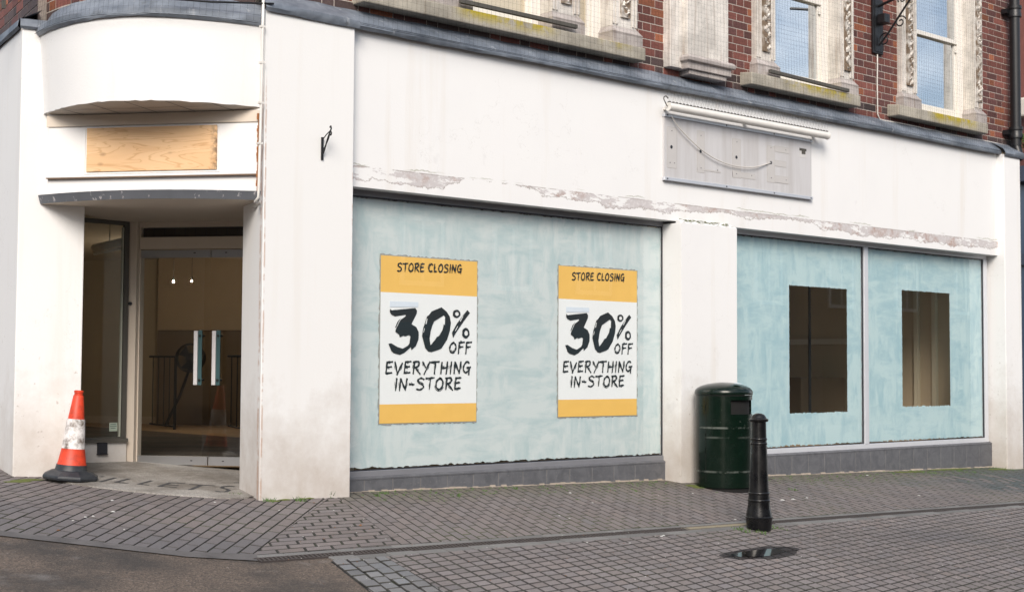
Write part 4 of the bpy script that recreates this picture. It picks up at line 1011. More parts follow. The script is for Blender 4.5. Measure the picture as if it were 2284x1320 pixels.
def poster(loc, label):
    t = empty('sale_poster', loc, label, 'poster', 'store closing posters in the display window')
    W, H = PW_, PH_
    def wav(b, x0, x1, z0, z1, y):
        n = 14
        vs = [(x0 + (x1 - x0) * i / n, y - .0012 * noise.noise((i * .5, k * .7 + z0 * 3, loc[0])), z0 + (z1 - z0) * k / 4) for k in range(5) for i in range(n + 1)]
        b.raw(vs, [(k * (n + 1) + i, k * (n + 1) + i + 1, (k + 1) * (n + 1) + i + 1, (k + 1) * (n + 1) + i) for k in range(4) for i in range(n)])
    b = MB(); wav(b, 0, W, .163, 1.122, 0); b.build('sheet', PAPER, t, recalc=False)
    b = MB(); wav(b, 0, W, 1.122, H, 0); b.build('header_band', ORANGE, t, recalc=False)
    b = MB(); wav(b, 0, W, 0, .163, 0); b.build('footer_band', ORANGE, t, recalc=False)
    n = 50; out_ = []; in_ = []
    for (a, c, ax) in (((-.012, -.012), (W + .012, -.012), 1), ((W + .012, -.012), (W + .012, H + .012), 0), ((W + .012, H + .012), (-.012, H + .012), 1), ((-.012, H + .012), (-.012, -.012), 0)):
        for k in range(n):
            x, z = a[0] + (c[0] - a[0]) * k / n, a[1] + (c[1] - a[1]) * k / n; j = random.uniform(-.008, .007)
            out_.append((x + (j if ax == 0 else 0), .0032, z + (j if ax == 1 else 0))); in_.append((min(max(x, .006), W - .006), .0032, min(max(z, .006), H - .006)))
    b = MB(); b.ring(out_, in_); b.build('torn_edge', TORN, t, recalc=False)
    def tl(txt, p0, p1, capz, seed, name, **kw):
        a, c = pl_(*p0), pl_(*p1); hh = capz; text_mesh(txt, a.x, c.x, a.z, a.z + hh, (c.z - a.z) / max(.01, c.x - a.x), seed, **kw).build(name, INK, t, recalc=False)
    tl('STORE CLOSING', (891, 606), (1034, 613.5), .073, 3, 'lettering', wd=.17)
    tl('EVERYTHING', (860, 834), (1049, 837), .108, 5, 'lettering')
    tl('IN-STORE', (880, 871), (1028, 872), .106, 8, 'lettering')
    tl('OFF', (1003, 791), (1052, 791), .096, 11, 'lettering', wd=.17)
    # the big numerals
    b = MB(); yy = -.0045
    three = [za(*q) for q in ((245, 875), (420, 862), (590, 850), (615, 890), (610, 930), (530, 1085), (600, 1130), (632, 1200), (636, 1300))] + \
        [zb(*q) for q in ((604, 60), (598, 120), (560, 210), (497, 265), (490, 222), (400, 300), (335, 328), (245, 300), (215, 270), (178, 168), (215, 162), (300, 215), (375, 242), (450, 200), (470, 172), (487, 70), (465, 55), (410, 70), (390, 60), (345, 80))] + \
        [za(*q) for q in ((355, 1275), (345, 1235), (290, 1190), (300, 1150), (370, 1020), (450, 965), (445, 945), (290, 965), (235, 935), (215, 900), (218, 855))]
    b.face([(p.x, yy, p.z) for p in three])
    b.face([(p.x, yy, p.z) for p in (za(290, 1125), za(325, 1045), za(378, 990), za(340, 1050), za(300, 1132))])
    zo = [za(975, 850), za(1050, 915), za(1095, 990), za(1110, 1080), za(1092, 1200), zb(1000, 130), zb(920, 250), zb(880, 270), zb(780, 300), zb(735, 292), zb(690, 240), zb(650, 70), za(682, 1260), za(700, 1150), za(760, 980), za(830, 905)]
    zi = [za(1005, 968), za(1015, 975), za(1020, 1010), za(1010, 1075), za(985, 1180), za(930, 1270), zb(855, 90), zb(830, 130), zb(775, 195), zb(765, 200), zb(760, 160), zb(752, 80), za(795, 1290), za(810, 1200), za(830, 1130), za(862, 1055)]
    b.ring([(p.x, yy, p.z) for p in zo], [(p.x, yy, p.z) for p in zi])
    nm = b.build('big_numeral', INK, t, recalc=False)
    bm = bmesh.new(); bm.from_mesh(nm.data); bmesh.ops.triangulate(bm, faces=[f for f in bm.faces if len(f.verts) > 4]); bm.to_mesh(nm.data); bm.free()
    b = MB()
    b.face([(p.x, yy, p.z) for p in (za(1355, 900), za(1392, 942), za(1285, 1080), za(1180, 1230), za(1138, 1302), za(1122, 1225), za(1200, 1090), za(1320, 940))])
    for cx_, cy_, rx, ry in ((1195, 950, 57, 60), (1325, 1237, 55, 78)):
        o_ = [za(cx_ + rx * math.cos(k * .393) * (1 + .08 * math.sin(k * 2.1)), cy_ + ry * math.sin(k * .393)) for k in range(16)]
        i_ = [za(cx_ + 6 + rx * .48 * math.cos(k * .393), cy_ + ry * .52 * math.sin(k * .393)) for k in range(16)]
        b.ring([(p.x, yy - .0002, p.z) for p in o_], [(p.x, yy - .0002, p.z) for p in i_])
    pc = b.build('percent_sign', INK, t, recalc=False)
    bm = bmesh.new(); bm.from_mesh(pc.data); bmesh.ops.triangulate(bm, faces=[f for f in bm.faces if len(f.verts) > 4]); bm.to_mesh(pc.data); bm.free()
    # scratches of bare paper through the brush strokes
    b = MB()
    for q in (((770, 960), (815, 910), (820, 916), (778, 968)), ((735, 1090), (755, 1010), (765, 1012), (748, 1092)), ((700, 1210), (715, 1150), (722, 1152), (708, 1214)), ((1002, 1100), (1004, 995), (1024, 990), (1018, 1110)), ((1240, 1060), (1285, 985), (1292, 990), (1250, 1066)), ((1165, 1200), (1205, 1130), (1212, 1136), (1172, 1206)), ((250, 872), (275, 852), (300, 858), (262, 874))):
        b.face([(za(*p).x, yy - .0012, za(*p).z) for p in q])
    b.build('bare_scratch', PAPER, t, recalc=False)
    pa = [za(222, 740), za(638, 765), za(636, 838), za(215, 826)]
    b = MB(); b.face([(p.x, -.0040, p.z) for p in pa[::-1]]); b.build('taped_patch', PATCH, t, recalc=False)
    return t
poster((PX0 - .03, PY, PZ0), 'STORE CLOSING 30% OFF poster beside the broad pillar with the small bracket')
poster((2.592, PY, .592), 'STORE CLOSING 30% OFF poster at the bin end of the pale window, under yellow tape')
b = MB(); a_, c_ = at(1445, 500, 1, .2565), at(1465, 503, 1, .2565); b.box(a_.x, c_.x, .2555, .2565, a_.z - .025, a_.z + .005)
tag(b.build('tape_strip', simple('yellow_tape', (.62, .42, .03), .5), shop), None)

# ================================================================== FIXTURES ON THE FACADE
# abandoned metal sign with ghost letters
SX0, SX1, SZ0, SZ1 = 3.876, 6.312, 2.945, 3.625
sg = empty('shop_sign', (SX0, .09, SZ0), 'bare grey metal sign panel with ghost outlines of removed letters', 'sign')
b = MB(); b.box(0, SX1 - SX0, -.014, .008, .012, SZ1 - SZ0 - .02); b.build('backing_sheet', PANELMETAL, sg)
for z in (0.0, SZ1 - SZ0 - .035):
    b = MB(); b.box(-.01, SX1 - SX0 + .01, -.030, .009, z, z + .035)
    r_ = b.build('mounting_rail', simple('zinc_rail', (.66, .68, .72), .35, .5, vary=.06), sg, bevel=.003, seg=1)
    b = MB()
    for x in (.03, .95, 1.75, SX1 - SX0 - .03): b.box(x - .008, x + .008, -.032, -.030, z + .010, z + .024)
    b.build('screw', GASKET, r_)
def sp(u, v): P = at(u, v, 1, .076); return (P.x - SX0, P.z - SZ0)
gsets = [[((1488, 283), (1508, 376))], [((1555, 292), (1571, 386)), ((1555, 376), (1607, 386))], [((1634, 309), (1652, 398)), ((1634, 383), (1684, 401))],
         [((1711, 325), (1728, 408)), ((1728, 326), (1759, 343)), ((1728, 358), (1753, 374)), ((1728, 392), (1758, 411))]]
for g in gsets:
    b = MB(); lay = 0
    for p, q in g:
        (x0, z1), (x1, z0) = sp(*p), sp(*q); lay += 1
        dd = .0155
        b.box(x0, x1, -dd - .0005 * lay, -dd + .0005, z0, z1)
    gl = b.build('ghost_letter', simple('ghost_face', (.545, .525, .51), .55, .1, vary=.05), sg)
    b = MB()
    for p, q in g[:1] + g[1:]:
        (x0, z1), (x1, z0) = sp(*p), sp(*q)
        for bx in ((x0 - .006, x0, z0, z1), (x1, x1 + .006, z0, z1), (x0, x1, z1, z1 + .005), (x0, x1, z0 - .005, z0)): b.box(bx[0], bx[1], -.0148, -.0135, bx[2], bx[3])
    b.build('outline', GHOST, gl)
(x0, z1), (x1, z0) = sp(1784, 332), sp(1797, 353); b = MB(); b.box(x0, x1, -.0155, -.0135, z0, z1); b.build('ghost_apostrophe', simple('pale_ghost', (.58, .57, .56), .6), sg)
b = MB(); b.box(x0 - .01, x1 + .01, -.0175, -.016, z1 - .02, z1 + .008); b.box(x0 + .03, x1 - .01, -.0185, -.0165, z0 + .04, z1 - .02); b.build('dark_scrape', OLDWOOD, sg)
b = MB()
for q in ((1497, 328), (1562, 338), (1642, 351), (1719, 363)):
    x, z = sp(*q); b.raw([(x + .018 * math.cos(k * .63), -.0185, z + .018 * math.sin(k * .63)) for k in range(10)], [tuple(range(10))])
for q in ((1498, 292), (1494, 363), (1504, 364), (1563, 303), (1563, 375), (1600, 380), (1643, 317), (1642, 388), (1676, 392), (1719, 330), (1752, 335), (1720, 397), (1753, 402)):
    x, z = sp(*q); b.raw([(x + .006 * math.cos(k), -.0185, z + .006 * math.sin(k)) for k in range(6)], [tuple(range(6))])
b.build('fixing_hole', GASKET, sg, recalc=False)
pts = [Vector((x, -.045, z)) for x, z in (sp(*q) for q in ((1493, 261), (1508, 284), (1535, 313), (1565, 339), (1600, 360), (1640, 372), (1680, 373), (1719, 363)))]
pts[-1].y = -.018; b = MB(); b.tube(catmull(pts, 5), .0058, 6); b.build('hanging_flex', simple('grey_flex', (.60, .57, .53), .6), sg, smooth=True)

# tube light above the sign, with bird spikes
tl_ = empty('sign_light', (3.824, -.02, 3.672), 'white tubular light above the metal sign topped with bird spikes', 'light fitting')
LT = 6.485 - 3.824
b = MB(); vs = []; fs = []
b.tube([(0, 0, 0), (.012, 0, 0), (.014, 0, 0), (LT - .014, 0, 0), (LT - .012, 0, 0), (LT, 0, 0)], [.044, .044, .041, .041, .044, .044], 20)
b.build('tube_housing', TUBEW, tl_, smooth=True, auto=40)
b = MB()
for x in (.08, LT * .5, LT - .12): b.box(x - .02, x + .02, .03, .118, -.012, .012)
b.build('bracket_arm', TUBEW, tl_)
b = MB(); b.box(.0, LT, -.012, .012, .039, .0445); sb_ = b.build('spike_strip', TUBEGRAY, tl_)
b = MB(); ns = 50
for k in range(ns):
    x = .02 + (LT - .04) * k / (ns - 1)
    b.box(x - .008, x + .008, -.015, .015, .0447, .054)
b.build('spike_clip', simple('dark_clip', (.07, .065, .06), .8, vary=.4), sb_)
b = MB()
for k in range(ns):
    x = .02 + (LT - .04) * k / (ns - 1)
    for s_ in (-1, 1): b.tube([(x, 0, .052), (x + s_ * .03 + random.uniform(-.02, .02), s_ * .075, .06 + random.uniform(.13, .16))], .0007, 4)
b.build('spike', TUBEGRAY, sb_)
b = MB(); b.tube(catmull([(-.01, 0, .0), (-.05, -.01, .03), (-.07, -.005, .075), (-.03, 0, .10), (.0, 0, .08)], 5), .006, 6); b.build('loose_wire', OLDWOOD, tl_)

# small wrought bracket on the white pillar
wb = empty('wall_bracket', (-.315, 0, 2.72), 'small black iron wall bracket on the white pillar', 'bracket')
b = MB(); b.box(-.011, .011, -.012, .0, .0, .185); b.build('back_bar', BLACKIRON, wb, bevel=.003)
b = MB(); b.tube([(0, -.008, .165), (0, -.062, .200), (0, -.118, .226)], .0048, 6); b.tube(catmull([(0, -.118, .226), (0, -.128, .24), (0, -.122, .262), (0, -.112, .25)], 4), .0065, 6)
b.tube(catmull([(0, -.118, .226), (0, -.132, .205), (0, -.122, .188), (0, -.108, .20)], 4), .006, 6); b.build('arm', BLACKIRON, wb)
b = MB(); b.tube([(0, -.010, .035), (0, -.036, .085), (0, -.060, .125), (0, -.085, .165), (0, -.116, .222)], [.006, .009, .006, .010, .006], 6); b.build('brace', BLACKIRON, wb)

# large scrolled lamp bracket between the upper windows
lb = empty('lamp_bracket', (7.79, .21, 4.83), 'large black scrolled iron bracket with small floodlight between upper windows', 'bracket')
b = MB(); b.box(-.105, .105, -.026, .0, .0, .66); b.box(-.075, .075, -.034, -.026, .02, .64); b.build('back_plate', BLACKIRON, lb, bevel=.004)
b = MB(); b.tube([(0, -.03, .57), (0, -.95, .78)], .018, 8); b.build('arm', BLACKIRON, lb)
b = MB(); b.tube(catmull([(0, -.035, .10), (0, -.16, .22), (0, -.40, .50), (0, -.62, .74)], 8), .013, 8); b.build('brace', BLACKIRON, lb)
def scroll(cy_, cz_, r0, a0, turns, sgn):
    pts = []
    for k in range(34):
        t = k / 33; r = r0 * (1 - .78 * t); a = a0 + sgn * turns * 2 * math.pi * t; pts.append((0, cy_ + r * math.cos(a), cz_ + r * math.sin(a)))
    b = MB(); b.tube(pts, .009, 6); b.build('scroll', BLACKIRON, lb, smooth=True)
scroll(-.115, .155, .085, R(150), 1.35, -1); scroll(-.335, .33, .075, R(160), 1.35, -1); scroll(-.60, .60, .075, R(150), 1.35, -1); scroll(-.36, .60, .06, R(330), 1.3, 1)
b = MB(); b.box(-.06, .05, -.16, -.05, .35, .46); fl_ = b.build('floodlight', BLACKIRON, lb, bevel=.008)
b = MB(); b.prism([(-.07, -.185), (.06, -.185), (.06, -.04), (-.07, -.04)], .345, [.348, .348, .349, .349]); b.build('floodlight_lip', BLACKIRON, fl_)
# its cable
b = MB(); cpts = [at(1957, 118, 1, .20), at(1957, 150, 1, .20), at(1956.5, 185, 1, .20), at(1957.5, 255, 1, .20), at(1962, 266, 1, .20), at(1975, 270, 1, .19)] + [at(1985 + 255 * t, 271.5 + 53 * t - 1.2 * math.sin(t * 9), 1, .185) for t in [k / 9 for k in range(10)]]
b.tube(cpts, .0085, 6); tag(b.build('cable', CABLEW, None, smooth=True), 'thin white cable running from the lamp bracket along the lead', 'cable')

# white pipe beside the entrance
pp = [at(u, v, 1, -.022) for u, v in ((587.5, -10), (586, 60), (584.5, 140), (582.5, 230), (580, 320), (577.5, 410), (576.5, 440))]
pp += [Vector((pp[-1].x - .01, .01, pp[-1].z - .035)), en(.985, .10, 2.335), en(.90, .16, 2.315)]
b = MB(); b.tube(pp, .0115, 8); cd = tag(b.build('conduit', TUBEW, None, smooth=True), 'thin white conduit pipe down the pillar edge beside the entrance', 'pipe')
b = MB()
for k in (1, 2, 3, 4): P = pp[k]; b.box(P.x - .02, P.x + .02, P.y - .012, .0, P.z - .008, P.z + .008)
b.build('pipe_clip', TUBEW, cd)

# cast iron downpipe at the right end
dpz = empty('downpipe', (10.80, .085, 4.05), 'black cast iron downpipe on the brickwork at the right edge', 'pipe')
b = MB(); b.tube([(0, 0, -.02), (0, 0, .10), (0, 0, 3.3)], .068, 18); b.build('pipe', BLACKIRON, dpz, smooth=True, auto=40)
for z in (.08, 1.70):
    b = MB(); b.lathe([(.069, z), (.088, z), (.088, z + .05), (.082, z + .06), (.082, z + .10), (.092, z + .11), (.092, z + .15), (.069, z + .15)], 20, c=(0, 0)); b.box(-.13, .13, .04, .12, z + .05, z + .11)
    b.build('collar', BLACKIRON, dpz, smooth=True, auto=40)
b = MB(); b.tube([(0, 0, -.02), (0, -.03, -.12), (-.02, -.06, -.20)], .06, 14); b.build('shoe', BLACKIRON, dpz, smooth=True, auto=40)

# ferny weed growing behind the downpipe
def leafy(name, loc, n, spread, hgt, mat, lab, cat, size=.05):
    rnd = random.Random(int(loc[0] * 37)); b = MB()
    for k in range(n):
        a = rnd.uniform(0, 6.28); r = spread * rnd.random() ** .6; z = hgt * rnd.random() ** .8
        P = Vector((r * math.cos(a), r * math.sin(a), z)); d = Vector((rnd.gauss(0, 1), rnd.gauss(0, 1), rnd.gauss(.3, .7))).normalized(); s_ = d.orthogonal().normalized(); L = size * rnd.uniform(.5, 1.2)
        q = [P, P + d * L * .5 + s_ * L * .22, P + d * L, P + d * L * .5 - s_ * L * .22]; b.face([tuple(x) for x in q])
    o = b.build(name, mat, None, recalc=False); o.location = loc
    return tag(o, lab, cat)
leafy('fern', (10.93, .06, 4.0), 260, .14, .20, LEAF, 'green fern sprouting from the lead behind the downpipe', 'plant', .06)

# bird netting hung over the upper wall
b = MB(); NX0, NX1 = .02, 10.62; NY = -.01
def npt(x, z): return (x, NY - .02 + .03 * noise.noise((x * .8, z * 1.1, 3)) + (.10 if z < 3.95 else 0) * 0 , z + .012 * noise.noise((x * 1.3, z * 2, 8)))
def wire(b, pts, r=.0005):
    n = len(pts); vs = []
    for p in pts: vs += [(p[0] - r, p[1], p[2] - r), (p[0] + r, p[1] - r, p[2]), (p[0], p[1] + r, p[2] + r)]
    b.raw(vs, [(3 * i + k, 3 * i + (k + 1) % 3, 3 * i + 3 + (k + 1) % 3, 3 * i + 3 + k) for i in range(n - 1) for k in range(3)])
x = NX0
while x < NX1:
    wire(b, [npt(x + .004 * math.sin(z * 9 + x), z) for z in [3.90 + .2 * k for k in range(15)]]); x += .05
z = 3.90
while z < 6.7:
    wire(b, [npt(NX0 + (NX1 - NX0) * k / 60, z) for k in range(61)]); z += .05
for k in range(2): wire(b, [(NX0 + (NX1 - NX0) * i / 80, NY - .01, 3.885 + .006 * noise.noise((i * .6, k * 3, 1)) + .01 * k) for i in range(81)], .002)
nb = b.build('bird_net', NETM, None, recalc=False); tag(nb, 'fine black bird net stretched over the upper windows and brickwork', 'net')
b = MB()                                              # the part over the bow
x = 0
top2 = arc(.02, .48, .05, .95, -.95, 1.0, 46)
for e, n_ in top2: wire(b, [tuple(en(e, n_ - .02 + .16 * (zz - 3.76), zz)) for zz in [3.76 + .1 * k for k in range(10)]])
for k in range(15): wire(b, [tuple(en(e, n_ - .02 + .16 * .05 * k, 3.76 + .05 * k)) for e, n_ in top2])
wire(b, [tuple(en(e, n_ - .03, 3.745 + .006 * noise.noise((i * .8, 1, 1)))) for i, (e, n_) in enumerate(top2)], .002)
tag(b.build('bird_net', NETM, None, recalc=False), 'fine black bird net over the lead of the bowed entrance', 'net')
# sagging black cable over the bow
b = MB(); q = [at(u, v, 1, -.06) for u, v in ((480, 38), (520, 32), (560, 26), (589, 22))]; b.tube([en(-.2, -.48, 3.90), en(.1, -.52, 3.87), en(.4, -.48, 3.85), en(.7, -.28, 3.86)] + [Vector((-.82, -.05, 3.9))], .008, 6)
tag(b.build('cable', BLACKIRON, None, smooth=True), 'black cable sagging across the lead above the bow', 'cable')

# timber battens lying across two window sills
for (u0, v0), (u1, v1), lab in (((1716.5, 159), (1892, 203), 'weathered timber batten across the sill of the blue-reflecting window'), ((1026, 3), (1286, 61), 'weathered timber batten across the sill of the wide upper window')):
    A, Bq = at(u0, v0, 1, .055), at(u1, v1, 1, .055); b = MB(); d = (Bq - A); L = d.length
    b.box(0, L, -.018, .018, -.018, .020); o = b.build('timber_batten', OLDWOOD, None, bevel=.003); o.location = A; o.rotation_euler = (0, -math.asin(d.z / L), 0)
    tag(o, lab, 'batten', 'battens on the upper window sills')
# alarm box and the iron hanger at the frame's edges
ab = empty('alarm_box', (11.02, .12, 4.45), 'white alarm box at the far right beside the downpipe', 'alarm box')
b = MB(); b.prism([(-.02, -.09), (.22, -.09), (.22, .09), (-.02, .09)], 0, .26); b.build('cover', TUBEW, ab, bevel=.03); b = MB(); b.box(.02, .18, .09, .10, .02, .24); b.build('mounting_plate', TUBEW, ab)
hb = empty('sign_hanger', tuple(en(-1.05, .12, 3.9)), 'dark iron sign hanger on the side street brickwork', 'bracket')
b = MB(); b.box(-.26, -.235, -.10, -.07, .02, 1.0); b.build('hanger_bar', RUST and OLDWOOD, hb); b = MB(); b.box(-.5, -.235, -.11, -.06, .22, .30); b.build('cross_bar', BLACKIRON, hb)

# ================================================================== STREET FURNITURE
gb = gnd(1617, 1097); dirv = Vector((.667, .744)).normalized()
bc = Vector((gb.x, gb.y)) + dirv * .285 + Vector((.744, -.667)) * .03; bz = gz(bc.x, bc.y) - .030
bn = empty('litter_bin', (bc.x, bc.y, bz), 'dark green cylindrical litter bin with domed lid beside the white pillar', 'bin')
BR = .283; H = 1.02; va = math.atan2(-dirv.y, -dirv.x)         # angle facing the viewer
ap0, ap1 = va + R(6), va + R(96)                               # the slot
def cyl(b, r, z0, z1, a0, a1, n=40):
    vs = [(r * math.cos(a0 + (a1 - a0) * k / n), r * math.sin(a0 + (a1 - a0) * k / n), z) for z in (z0, z1) for k in range(n + 1)]
    b.raw(vs, [(k, k + 1, n + 1 + k + 1, n + 1 + k) for k in range(n)])
def slab(b, r0, r1, z0, z1, a0, a1, n=40):
    vs = [(r * math.cos(a0 + (a1 - a0) * k / n), r * math.sin(a0 + (a1 - a0) * k / n), z) for r, z in ((r0, z0), (r1, z0), (r1, z1), (r0, z1)) for k in range(n + 1)]
    m_ = n + 1; fs = [(j * m_ + k, j * m_ + k + 1, ((j + 1) % 4) * m_ + k + 1, ((j + 1) % 4) * m_ + k) for j in range(4) for k in range(n)] + [(0, m_, 2 * m_, 3 * m_), (n, m_ + n, 2 * m_ + n, 3 * m_ + n)]
    b.raw(vs, fs)
b = MB(); ZA, ZC = .765, .905; TW = 2 * math.pi
slab(b, BR - .012, BR, .045, .62, 0, TW, 72); slab(b, BR - .012, BR + .0015, .62, .632, 0, TW, 72); slab(b, BR - .012, BR, .632, ZA, 0, TW, 72)
slab(b, BR - .012, BR, ZA, ZC, ap1, ap0 + TW, 60); slab(b, BR - .012, BR, ZC, .950, 0, TW, 72); slab(b, BR - .012, BR + .0015, .198, .206, 0, TW, 72)
b.build('body', BINGREEN, bn, smooth=True, auto=35)
b = MB(); b.lathe([(.27, .0), (.268, .045), (.02, .046)], 40, capb=False, capt=False); b.build('recessed_foot', DARKHOLE, bn)
b = MB(); cyl(b, BR - .03, .06, .945, 0, TW, 48); b.face([((BR - .03) * math.cos(k * TW / 48), (BR - .03) * math.sin(k * TW / 48), .70) for k in range(48)]); b.build('liner', DARKHOLE, bn)
b = MB(); slab(b, BR, BR + .004, .10, .944, va - R(46), va - R(46) + R(100), 40)
dr2 = b.build('door', BINGREEN, bn, smooth=True, auto=35) if False else None
b = MB()
aa = va - R(46)
slab(b, BR, BR + .0025, .10, .944, aa - .006, aa + .006, 2); slab(b, BR, BR + .0022, .946, .953, aa, ap1, 30)
dsm = b.build('door_seam', DARKHOLE, bn)
b = MB()
for z in (.38, .52, .80): slab(b, BR, BR + .008, z, z + .055, aa - .03, aa - .012, 2)
b.build('hinge', BINGREEN, dsm)
b = MB(); pr = [(BR + .003, .954), (BR + .006, .958), (BR + .007, .975), (BR + .002, .998), (BR - .018, 1.020), (BR - .06, 1.042), (BR - .12, 1.060), (BR - .19, 1.072), (.04, 1.077), (.002, 1.0775)]
b.lathe(pr, 72); b.build('domed_lid', BINGREEN, bn, smooth=True, auto=50)
a_ = va + R(38); b = MB(); lv = []
for k in range(20):
    t = k / 20 * TW; rr = .19 + .035 * math.sin(t); aa2 = a_ + .23 * math.cos(t); zz = np_ = 1.0805 - ((rr - .02) / .30) ** 3 * .055
    lv.append((rr * math.cos(aa2), rr * math.sin(aa2), zz))
b.face(lv); b.build('oval_label', simple('oval_label', (.50, .56, .60), .4, vary=.3, scale=60), bn, recalc=False)
b = MB(); slab(b, BR + .0025, BR + .0055, .955, .962, ap0 + .55, ap1, 12); b.build('pale_edge', simple('pale_edge', (.62, .66, .66), .4), bn)

bo = gnd(1690, 1184)
bl = Vector((bo.x, bo.y)) + dirv * .10 + Vector((.744, -.667)) * .028
bd_ = empty('bollard', (bl.x, bl.y, gz(bl.x, bl.y) - .015), 'black cast iron bollard standing on the street before the bin', 'bollard')
k_ = 1 / 1173.
def pz_(y): return (1228 - y) * k_
prof = [(.095, -.03), (.100, pz_(1225)), (.106, pz_(1190)), (.112, pz_(1120)), (.1135, pz_(1098)), (.1165, pz_(1094)), (.1165, pz_(1086)), (.111, pz_(1080)), (.107, pz_(1050)), (.099, pz_(1005)), (.0935, pz_(960)), (.0925, pz_(935))]
b = MB(); b.lathe(prof + [(.0865, pz_(860)), (.086, pz_(846)), (.0815, pz_(800)), (.0735, pz_(560)), (.068, pz_(374)), (.0665, pz_(360)), (.065, pz_(300)), (.0625, pz_(150)), (.0625, pz_(140))], 44)
b.build('shaft', BOLLARD, bd_, smooth=True, auto=35)
b = MB()
for y, r in ((923, .0955), (852, .0915), (360, .0722), (316, .071)):
    z = pz_(y); b.lathe([(r - .012, z - .013), (r - .002, z - .009), (r, z), (r - .002, z + .009), (r - .012, z + .013)], 44, capb=False, capt=False)
b.build('ring_moulding', BOLLARD, bd_, smooth=True)
b = MB(); b.lathe([(.060, pz_(147)), (.078, pz_(140)), (.083, pz_(128)), (.082, pz_(118)), (.072, pz_(112)), (.064, pz_(106)), (.060, pz_(92)), (.048, pz_(74)), (.028, pz_(62)), (.002, pz_(58))], 44)
cp_ = b.build('domed_cap', BOLLARD, bd_, smooth=True, auto=50)

cg = gnd(157, 1079); cc_ = Vector((cg.x, cg.y)) + dirv * .20 - Vector((.744, -.667)) * .062
cn_ = empty('traffic_cone', (cc_.x, cc_.y, gz(cc_.x, cc_.y) + .012), 'dirty red and white traffic cone at the entrance corner', 'cone')
tl2 = Matrix.Rotation(R(4.5), 4, -dirv.to_3d())
cn_.rotation_euler = (Matrix.Rotation(R(4.5), 4, Vector((dirv.x, dirv.y, 0)))).to_euler()
b = MB(); oc = lambda r, z: [(r * math.cos(R(22.5 + 45 * k) + .3), r * math.sin(R(22.5 + 45 * k) + .3), z) for k in range(8)]
lv = [oc(.222, 0), oc(.228, .018), oc(.225, .034), oc(.165, .066), oc(.128, .076)]
b.raw([p for l in lv for p in l], [(i * 8 + k, i * 8 + (k + 1) % 8, (i + 1) * 8 + (k + 1) % 8, (i + 1) * 8 + k) for i in range(4) for k in range(8)] + [tuple(range(8))[::-1], tuple(range(32, 40))])
b.build('rubber_base', CONE_B, cn_, bevel=.006)
for nm, pr, mat in (('lower_collar', [(.130, .070), (.124, .085), (.118, .118)], CONE_B), ('lower_band', [(.1155, .117), (.112, .122), (.090, .247)], CONE_O), ('reflective_sleeve', [(.0925, .246), (.089, .252), (.070, .478), (.068, .482)], CONE_W), ('upper_band', [(.0655, .480), (.064, .486), (.040, .668), (.036, .672)], CONE_O), ('tip', [(.034, .670), (.034, .690), (.037, .692), (.037, .706), (.030, .710), (.028, .702), (.002, .700)], CONE_O)):
    b = MB(); b.lathe(pr, 32, capb=False, capt=False); b.build(nm, mat, cn_, smooth=True, auto=40)

# ================================================================== INSIDE THE DOOR
fp = atn(425, 798, 9.2); fo = en((fp - Q0).dot(E0), 9.2, .13)
fan = empty('pedestal_fan', fo, 'black pedestal fan standing inside the dim shop behind the doors', 'fan')
hz = fp.z - .13; fr_ = .215
b = MB()
for k in range(4): b.tube([tuple(E0 * (fr_ * (1 - .0) * math.cos(a)) + N0 * (-.05 + .03 * k) + Vector((0, 0, hz + fr_ * (1 - .06 * abs(k - 1.5)) * math.sin(a)))) for a in [i * TW / 28 for i in range(29)]], .006, 6)
for k in range(44): a = k * TW / 44; b.tube([tuple(N0 * -.07 + Vector((0, 0, hz))), tuple(E0 * fr_ * math.cos(a) + N0 * -.04 + Vector((0, 0, hz + fr_ * math.sin(a))))], .0032, 4)
b.build('fan_guard', BLACKIRON, fan)
b = MB()
for k in range(3):
    a = k * TW / 3 + .4; P = [E0 * (rr * math.cos(a + da)) + N0 * (yy_) + Vector((0, 0, hz + rr * math.sin(a + da))) for rr, da, yy_ in ((.03, -.5, -.02), (.195, -.62, -.03), (.195, .42, .01), (.03, .5, 0))]; b.face([tuple(p) for p in P]); b.face([tuple(p + N0 * .006) for p in P])
b.build('fan_blade', GASKET, fan)
b = MB(); b.tube([tuple(N0 * .02 + Vector((0, 0, hz))), tuple(N0 * .18 + Vector((0, 0, hz)))], .07, 14); b.build('motor', BLACKIRON, fan)
b = MB(); b.tube([tuple(N0 * .10 + Vector((0, 0, hz))), tuple(E0 * -.20 + N0 * .1 + Vector((0, 0, .5))), tuple(E0 * -.42 + N0 * .1 + Vector((0, 0, .05)))], .022, 8); b.build('stand', BLACKIRON, fan)
def barrier(u0, u1, lab, nn, vt=795, vb=942):
    A, B_ = atn(u0, vt, nn), atn(u1, vt, nn); e0, e1 = (A - Q0).dot(E0), (B_ - Q0).dot(E0)
    t = empty('barrier', en(e0, nn, .13), lab, 'barrier', 'black metal barriers inside the shop'); L = e1 - e0; h = A.z - .13
    ex = lambda e, z: tuple(E0 * e + Vector((0, 0, z)))
    b = MB(); b.tube([ex(-.06, h), ex(L, h)], .016, 6); b.tube([ex(-.04, .10), ex(L, .06)], .014, 6); b.build('rail', BLACKIRON, t)
    b = MB(); k = 0
    while k * .085 <= L: b.tube([ex(k * .085, .08), ex(k * .085, h)], .008, 5); k += 1
    b.build('upright', BLACKIRON, t)
    b = MB(); b.tube([ex(L, -.02), ex(L, h)], .022, 6); b.build('end_post', BLACKIRON, t)
barrier(342, 392, 'black barred barrier left of the fan inside the shop', 9.0); barrier(517, 545, 'black barred barrier at the right door edge inside the shop', 8.6, 794, 940)
